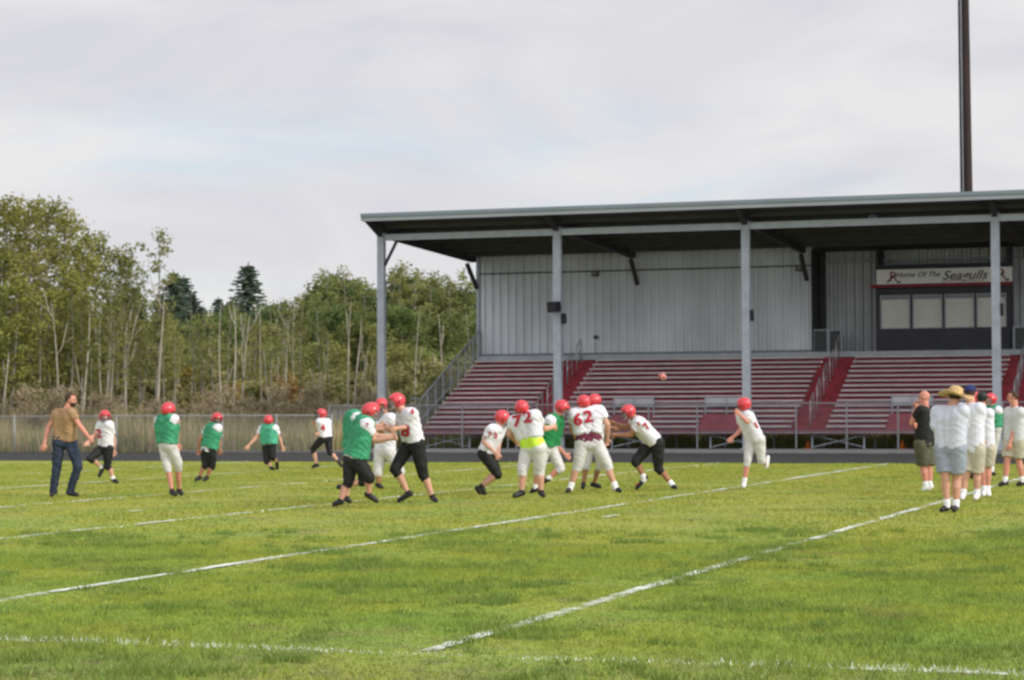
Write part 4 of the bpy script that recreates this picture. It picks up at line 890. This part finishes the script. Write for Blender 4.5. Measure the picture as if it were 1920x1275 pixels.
FOLD = dict(jersey=.009, tee_shirt=.006, sweatshirt=.006, polo_shirt=.005, vest=.011, pants=.006, shorts=.006, jeans=.010, undershirt=.006)
# bake the voxel surfaces
bpy.context.view_layer.update(); dg = bpy.context.evaluated_depsgraph_get(); old = []
for ob in BAKE:
    me = bpy.data.meshes.new_from_object(ob.evaluated_get(dg)); m0 = ob.data.materials[0]; old.append((ob, me, m0))
for ob, me, m0 in old:
    ob.modifiers.clear(); ob.data = me; me.materials.clear(); me.materials.append(m0); me.shade_smooth()
    amp = FOLD.get(ob.name.split('.')[0], 0)
    if amp:
        n_ = len(me.vertices); co = np.empty(n_*3, np.float32); no = np.empty(n_*3, np.float32); me.vertices.foreach_get('co', co); me.vertices.foreach_get('normal', no)
        co = co.reshape(-1,3); no = no.reshape(-1,3); ph = rng.uniform(0, 50, 3)
        q = co + ph; a = np.sin(q[:,0]*13+q[:,2]*8+2.2*np.sin(q[:,1]*13+q[:,2]*17)); b = np.sin(q[:,2]*21-q[:,0]*15+1.9*np.sin(q[:,0]*11+q[:,1]*9)); c_ = np.sin(q[:,1]*17+q[:,2]*29+1.5*np.sin(q[:,0]*37))
        d = (1-np.abs(a))*.9+(1-np.abs(b))*.7+(1-np.abs(c_))*.5-1.0
        me.vertices.foreach_set('co', (co+no*(d*amp)[:,None]).astype(np.float32).ravel()); me.update()
# ------------------------------------------------------------------ trees
def leafmat(name, c, c2, ov=.22): return mat(name, c, .65, 0, 0, .9, c2=c2, objvar=ov, translucent=.3, spec=.25)
LF = dict(alder=leafmat('alder leaves', (.17,.19,.040), (.29,.29,.07)), olive=leafmat('dull olive leaves', (.17,.20,.055), (.29,.29,.09)),
          dark=leafmat('dark green leaves', (.085,.13,.040), (.19,.23,.065)), con=leafmat('conifer needles', (.085,.125,.09), (.14,.19,.125), .15),
          rust=leafmat('rusty shrub leaves', (.38,.20,.05), (.26,.23,.06)), shrub=leafmat('shrub leaves', (.18,.20,.065), (.32,.29,.12)))
bark = mat('pale alder bark', (.33,.30,.25), .9, 0, 0, 5, c2=(.17,.16,.12), stretch=(1,1,.35)); bark_d = mat('dark conifer bark', (.10,.08,.06), .9, 0, .3, 5)
snagm = mat('bleached dead wood', (.46,.42,.34), .9, 0, 0, 4, c2=(.28,.25,.20), stretch=(1,1,.3))
def leaves(centres, rad, n, size, flat=.8, up=.25):
    """n leaf sprays around each centre (k,3), gaussian spread rad (k,)"""
    C_ = np.repeat(np.asarray(centres), n, 0); r_ = np.repeat(np.asarray(rad), n)[:,None]; k = len(C_)
    d = rng.normal(0, 1, (k,3)); d /= np.linalg.norm(d, axis=1)[:,None]; d *= rng.uniform(0, 1, (k,1))**.45
    P_ = C_ + d*r_*np.array([1,1,flat])
    a = rng.normal(0, 1, (k,3)); a /= np.linalg.norm(a, axis=1)[:,None]; b = rng.normal(0, 1, (k,3)); b -= (a*b).sum(1)[:,None]*a; b /= np.linalg.norm(b, axis=1)[:,None]
    s_ = size*rng.uniform(.6, 1.35, (k,1)); V = np.stack([P_-a*s_, P_-b*s_*.5, P_+a*s_, P_+b*s_*.5], 1); return V.reshape(-1,3)
def leafmesh(V, name, m):
    return npmesh(name, V, np.arange(len(V)), m, nv=4)
def rnd(a, b): return random.uniform(a, b)
def deciduous(h, cw, start, nbr, per, leaf, m, r0=.14, lean=0, droop=.1, sparse=1.0, core=0):
    """returns meshes (trunk, crown) with base at the origin"""
    t = MB(); k = 9; pts = []; dx = rnd(-1,1)*lean; dy = rnd(-.5,.5)*lean; w1 = rnd(0,6)
    for i in range(k+1):
        f = i/k; pts.append(Vector((dx*f*f*h+math.sin(f*5+w1)*.012*h*f, dy*f*f*h+math.cos(f*4+w1)*.010*h*f, f*h*.97-.1)))
    rad = [r0*(1-.86*i/k) for i in range(k+1)]; t.tube(pts, rad, 7)
    cs = []; rs = []
    for j in range(nbr):
        f = start + (1-start)*((j+.5)/nbr)**.9; f = min(.985, f+rnd(-.02,.02)); i = min(k-1, int(f*k)); p = pts[i].lerp(pts[i+1], f*k-i)
        prof = math.sin(math.pi*min(1, (1-f)/(1-start)*.80+.14))**.8; ln = cw*prof*rnd(.55,1.1); an = j*2.4+rnd(-.5,.5); el_ = .55+.5*f+rnd(-.2,.2)
        d = Vector((math.cos(an)*math.cos(el_), math.sin(an)*math.cos(el_), math.sin(el_)))
        e = p + d*ln - Vector((0,0,droop*ln*.5)); mid = p + d*ln*.5 + Vector((0,0,.06*ln))
        t.tube([p, mid, e], [max(.012, r0*.32*(1-f*.6)), max(.01, r0*.18*(1-f*.6)), .006], 5)
        for g_ in (.45,.75,1.0):
            if random.random() < sparse:
                q_ = p.lerp(e, g_); cs.append(tuple(q_ + Vector((rnd(-.2,.2),rnd(-.2,.2),rnd(-.1,.25)))*cw*.35)); rs.append(cw*rnd(.16,.32)*(1 if g_ > .5 else .8))
    for _ in range(core): 
        f = rnd(start*.6, .8); cs.append((rnd(-1,1)*cw*.5, rnd(-1,1)*cw*.5, f*h)); rs.append(cw*rnd(.2,.4))
    return t, leaves(cs, rs, per, leaf)
def conifer(h, cw, m):
    t = MB().tube([(0,0,-.1),(0,0,h*.5),(0,0,h)],[h*.014,h*.009,.02],7); cs = []; rs = []; z = h*.12; j = 0; V = []
    while z < h*.985:
        f = z/h; ln = cw*(1-f)**.85*rnd(.7,1.1)+.08; nb = 7 if f < .8 else 5
        for b_ in range(nb):
            an = j*1.1+b_*2*math.pi/nb+rnd(-.25,.25); l2 = ln*rnd(.65,1.1)
            for g_ in np.linspace(.15, 1, max(3, int(l2/.42))):
                cs.append((math.cos(an)*l2*g_, math.sin(an)*l2*g_, z-l2*g_*.28+rnd(-.06,.06))); rs.append(.10+.18*(1.1-g_)*min(1,l2))
        z += h*.026*(1.25-f*.6); j += 1
    return t, leaves(cs, rs, 10, .12, .6)
def snag(h, r0, lean, forks):
    t = MB(); k = 8; w1 = rnd(0,6); pts = [Vector((lean*f*h+math.sin(f*4+w1)*.015*h, math.cos(f*3+w1)*.01*h, f*h-.1)) for f in [i/k for i in range(k+1)]]
    r0 = r0*.72; t.tube(pts, [r0*(1-.88*i/k) for i in range(k+1)], 7)
    for _ in range(forks):
        i = random.randint(3, 7); p = pts[i]; d = Vector((rnd(-1,1), rnd(-.6,.6), rnd(.9,1.6))).normalized(); ln = h*rnd(.10,.30)
        q1 = p+d*ln*.5+Vector((0,0,-.02*h)); t.tube([p, q1, p+d*ln+Vector((0,0,.05*h))], [r0*.4, r0*.25, .01], 5)
        d2 = Vector((rnd(-1,1), rnd(-.6,.6), rnd(.5,1.4))).normalized(); t.tube([q1, q1+d2*ln*.5],[r0*.2,.008],4)
    return t
PROTO = {}
def proto(kind, i):
    if (kind, i) in PROTO: return PROTO[kind, i]
    if kind == 'alder': t, V = deciduous(13, 2.4, .30, 44, 30, .115, None, .15, .05, sparse=.82, core=4); m = LF['alder']; bm_ = bark
    elif kind == 'slim': t, V = deciduous(13, 1.7, .48, 20, 26, .10, None, .12, .04, sparse=.7); m = LF['olive']; bm_ = bark
    elif kind == 'broad': t, V = deciduous(10, 2.7, .16, 52, 40, .12, None, .14, .05, sparse=.9, core=14); m = LF['dark']; bm_ = bark
    elif kind == 'olive': t, V = deciduous(9, 2.2, .14, 42, 30, .11, None, .10, .06, sparse=.85, core=10); m = LF['olive']; bm_ = bark
    elif kind == 'con': t, V = conifer(14, 2.7, None); m = LF['con']; bm_ = bark_d
    elif kind == 'dry': t, V = deciduous(3.2, 1.4, .05, 34, 20, .07, None, .035, .1, core=14); m = LF['dry']; bm_ = snagm
    elif kind in ('shrub', 'rust'): t, V = deciduous(3.2, 1.5, .08, 26, 34, .10, None, .04, .1, core=22); m = LF[kind]; bm_ = bark
    V = V.astype(np.float32)
    tm = bpy.data.meshes.new('trunk'); tm.from_pydata(t.v, [], t.f); tm.materials.append(bm_); tm.shade_smooth()
    cm = bpy.data.meshes.new('crown'); n_ = len(V); cm.vertices.add(n_); cm.vertices.foreach_set('co', V.ravel()); cm.loops.add(n_); cm.loops.foreach_set('vertex_index', np.arange(n_, dtype=np.int32)); cm.polygons.add(n_//4)
    cm.polygons.foreach_set('loop_start', np.arange(0, n_, 4, dtype=np.int32)); cm.polygons.foreach_set('loop_total', np.full(n_//4, 4, np.int32)); cm.update(calc_edges=True); cm.materials.append(m)
    hh = {'alder':13.6,'slim':13.4,'broad':10.7,'olive':9.7,'con':14.1}.get(kind, 3.6)
    PROTO[kind, i] = (tm, cm, hh); return PROTO[kind, i]
LF['dry'] = leafmat('dry grey brown twigs', (.27,.22,.13), (.40,.34,.22), .15)
NAME = dict(dry='shrub', alder='alder_tree', slim='alder_tree', broad='broadleaf_tree', olive='broadleaf_tree', con='conifer_tree', shrub='shrub', rust='shrub')
CAT = dict(dry='shrub', alder='tree', slim='tree', broad='tree', olive='tree', con='tree', shrub='shrub', rust='shrub')
LAB = dict(dry='dry greyish brown brushwood shrub just behind the tall grass', alder='tall leafy alder in the stand of tall trees at the left edge', broad='dense dark green broadleaf tree in the wood left of the grandstand', olive='dull olive broadleaf tree in the wood behind the fence',
           shrub='low olive shrub growing at the foot of the wood', rust='rusty orange shrub growing at the foot of the wood', con='dark conifer standing far behind the wood', slim='slender pale stemmed alder with a thin crown')
GRP = dict(dry='dry brushwood shrubs', alder='tall alders at the left edge', broad='dark broadleaf trees of the wood', olive='olive trees behind the fence', shrub='olive shrubs at the foot of the wood', rust='rusty shrubs at the foot of the wood', con='conifers behind the wood', slim='slender alders')
def tree(kind, px, top, D, label=None, wide=1.0, base=None):
    base = base or ground(px, D); tm, cm, hh = proto(kind, random.randint(0, {'con':2,'alder':4,'broad':4,'olive':4,'shrub':3}.get(kind,1)))
    h = PD(px, top, D).z
    if kind in ('shrub','rust','dry'): h = max(1.2, h)
    s_ = h/hh; wide = wide*(1.7 if kind == 'con' else 1); o = empty(NAME[kind], base, label or LAB[kind], CAT[kind], None if label else GRP[kind]); o.rotation_euler = (0,0,rnd(0,6.28)); w_ = wide*(s_**.5 if kind in ('alder','slim','broad','olive') else s_)*rnd(.92,1.1); o.scale = (w_, w_, s_)
    for nm, me in (('trunk', tm), ('crown', cm)): c_ = bpy.data.objects.new(nm, me); col.objects.link(c_); c_.parent = o
    return o
for px, top, D in [(-150,380,112),(-95,400,104),(-45,365,108),(5,358,104),(48,372,109),(88,374,103),(118,392,107),(152,430,101),(178,436,110),(208,462,104),(-10,450,99),(62,470,98),(130,500,99),(20,520,97)]:
    tree('alder', px, top, D)
tree('slim', 293, 430, 100, 'tallest slender alder standing alone above the wood, thin layered crown')
for px in range(-60, 640, 26):
    tree('slim', px+rnd(-12,12), rnd(545,640), rnd(93,104), wide=.8)
for px, top, D in [(612,505,127),(652,500,128),(690,522,128),(742,490,128),(772,506,127),(812,508,128),(850,515,128),(880,505,130),(560,548,130),(525,560,130),(235,490,102),(262,540,103),(200,520,98)]: tree('slim', px, top, D)
for px, top, lab in [(325,503,'dark pointed conifer right of the slender lone alder'),(466,488,'tallest dark conifer with a pointed top, standing out over the wood')]:
    tree('con', px, top, 165, lab, wide=1.25)
for px, top, D in [(235,522,170),(345,512,172),(362,545,168),(380,570,170),(262,560,175),(300,545,172),(410,553,172),(432,558,176),(495,575,170),(515,565,180),(578,545,180),(205,560,175),(450,560,178),(120,540,178),(150,560,176),(40,560,178)]: tree('con', px, top, D, wide=1.15)
for px, top, D in [(505,572,142),(540,566,140),(572,562,138),(600,524,135),(637,512,132),(668,520,134),(700,540,137),(728,556,133),(755,503,131),(788,522,132),(818,520,134),(848,532,130),(880,540,133),(912,545,137),(950,545,137),(420,580,146),(460,585,148),(385,600,146),(345,600,146),(300,590,148),(250,600,144),(200,590,144),(150,590,146),(100,580,146),(50,590,144),(0,590,146),(-60,590,146),(-120,590,148),(620,570,122),(690,580,120),(760,570,120),(830,580,122),(890,590,124)]:
    tree('broad', px, top+4, D, wide=1.1)
for px, top, D in [(240,600,118),(280,640,112),(330,625,116),(380,640,114),(410,628,120),(450,650,112),(500,640,116),(545,620,118),(590,640,112),(640,640,112),(700,650,110),(745,640,112),(800,650,110),(860,660,110),(30,660,110),(150,655,110),(-30,640,106),(-90,650,106),(-150,640,106),(310,590,122),(520,600,126),(660,600,120),(720,600,118),(175,680,100),(60,690,99)]:
    tree('olive', px, top, D, wide=1.05)
for px in range(-200, 900, 27):
    for D, ty in ((100, 735), (108, 705)):
        q = px + rnd(-18, 18); k_ = 'rust' if (365 < q < 575 and random.random() < .6) else 'shrub'
        tree(k_, q, ty + rnd(-28, 30), D + rnd(-3, 3), wide=1.25)
for px in range(-180, 800, 26):
    tree('dry', px+rnd(-12,12), 752+rnd(-32,22), rnd(88,97), wide=1.2)
for j in range(20):                                       # greenery seen under and behind the grandstand
    x = -34 + j*2.6 + rnd(-.6,.6); tree('shrub', 0, 0, 100, 'leafy shrub growing in the gap behind the grandstand', 1.2, base=None) if False else None
    o = empty('shrub', (x, V_WALL+4.0+rnd(-1.5,3), 0), 'leafy shrub behind the grandstand, glimpsed under the seats', 'shrub', 'shrubs behind the grandstand'); tm, cm, hh = proto('shrub', j % 4)
    o.rotation_euler = (0,0,rnd(0,6)); o.scale = (1.15,1.15,.9)
    for nm, me in (('trunk', tm), ('crown', cm)): c_ = bpy.data.objects.new(nm, me); col.objects.link(c_); c_.parent = o
# bare and dead trunks one can tell apart, left to right by their feet
SN = [(6,848,12,665,.13,2,'short broken pale stub leaning right at the far left edge'),(157,760,163,585,.13,1,'pale bare trunk rising above the man in tan'),(110,770,95,560,.10,2,'thin grey trunk just left of the man in tan'),
 (192,700,188,560,.09,1,'thin pale trunk among the left alders, beginning high in the leaves'),(240,760,236,600,.08,2,'thin forked stem between the left alders and the lone slender alder'),
 (300,790,303,540,.12,1,'pale straight trunk under the lone slender alder'),(418,778,413,560,.09,1,'thin straight pale trunk left of the forked dead tree'),(438,790,436,570,.11,1,'pale trunk left of the tall conifer with a pinkish bark'),
 (447,780,470,590,.10,4,'forked dead tree in front of the tall conifer'),(485,790,492,575,.08,0,'upright half of a crossed pair of dead trunks'),(517,780,492,650,.09,0,'leaning half of a crossed pair of dead trunks'),
 (530,735,546,585,.07,1,'thin leaning stem right of the crossed pair'),(575,800,566,735,.07,0,'short white stub behind the striding player'),(645,775,662,560,.09,1,'leaning pale trunk left of the first roof column'),
 (664,775,674,590,.08,1,'second leaning pale trunk beside the first roof column'),(690,760,676,620,.06,2,'thin dark leaning stem touching the first roof column'),(778,745,787,575,.08,1,'straight pale trunk right of the first roof column'),
 (797,745,795,680,.07,0,'short white stub by the sloping side rail'),(828,700,822,585,.11,4,'thick forked dead tree above the side rail'),(884,690,878,580,.07,1,'thin pale trunk touching the grey wall corner')]
for xb, yb, xt, yt, r0, fk, lab in SN:
    D = 95 + rnd(-1, 2) if yb > 740 else 99
    b0 = ground(xb, D); tp = PD(xt, yt, D); h = tp.z; ln = (tp-b0).dot(Rt)/h
    t = snag(h, r0, 0, fk); o_ = MB(); o_.v = t.v; o_.f = t.f
    Vn = [(x+ln*z*Rt.x, y+ln*z*Rt.y, z) for x, y, z in t.v]; mb = MB(); mb.v = Vn; mb.f = t.f
    ob = mb.build('dead_tree', snagm, None, True); ob.location = b0; tag(ob, lab, 'tree', 'bare and dead trunks at the edge of the wood')
for j in range(40):                                       # many thin bare stems
    px = -150 + j*23 + rnd(-10, 10); D = rnd(97, 112); h = rnd(3.5, 7.5)
    ob = snag(h, rnd(.035,.06), rnd(-.12,.12), random.randint(1,3)).build('sapling', snagm if j % 2 else bark, None, True); ob.location = ground(px, D); tag(ob, 'thin bare sapling among the shrubs at the edge of the wood', 'sapling', 'thin bare saplings')
# tall dry grass behind the fence
def tallgrass(n, u0, u1, v0, v1, h0, h1, w_, m, name, lab):
    u = rng.uniform(u0, u1, n); v = rng.uniform(v0, v1, n); cl_ = np.sin(u*.9+np.sin(v*.7)*2)*np.sin(v*.8+u*.3); h = rng.uniform(h0, h1, n)*(1+.5*cl_)*rng.uniform(.75,1.15,n); a = rng.uniform(0, 2*np.pi, n); w2 = w_*rng.uniform(.6,1.4,n)
    V = np.zeros((n,3,3)); V[:,0] = np.stack([u-np.cos(a)*w2, v-np.sin(a)*w2, u*0-.02],1); V[:,1] = np.stack([u+np.cos(a)*w2, v+np.sin(a)*w2, u*0-.02],1); V[:,2] = np.stack([u+rng.normal(0,.16,n)*h, v+rng.normal(0,.16,n)*h, h],1)
    o = npmesh(name, V.reshape(-1,3), np.arange(n*3), m, nv=3); tag(o, lab, 'grass', kind='stuff')
drym = mat('dry straw stems', (.34,.27,.16), .9, 0, 0, .35, c2=(.60,.48,.30), translucent=.25); midm = mat('green weeds', (.17,.21,.06), .9, 0, 0, .5, c2=(.29,.29,.11), translucent=.25)
tallgrass(44000, -64, -31.6, V_APRON+1.2, V_APRON+14, .45, 1.15, .022, drym, 'tall_grass', 'tall dry straw coloured grass behind the chain link fence')
tallgrass(40000, -68, -31.4, V_APRON+.9, V_APRON+22, .4, 1.2, .025, midm, 'weeds', 'green weeds mixed into the dry grass behind the fence')
tallgrass(16000, -34, 10, V_FRONT+2, V_WALL+8, .15, .8, .03, midm, 'weeds', 'green weeds growing behind and under the grandstand')
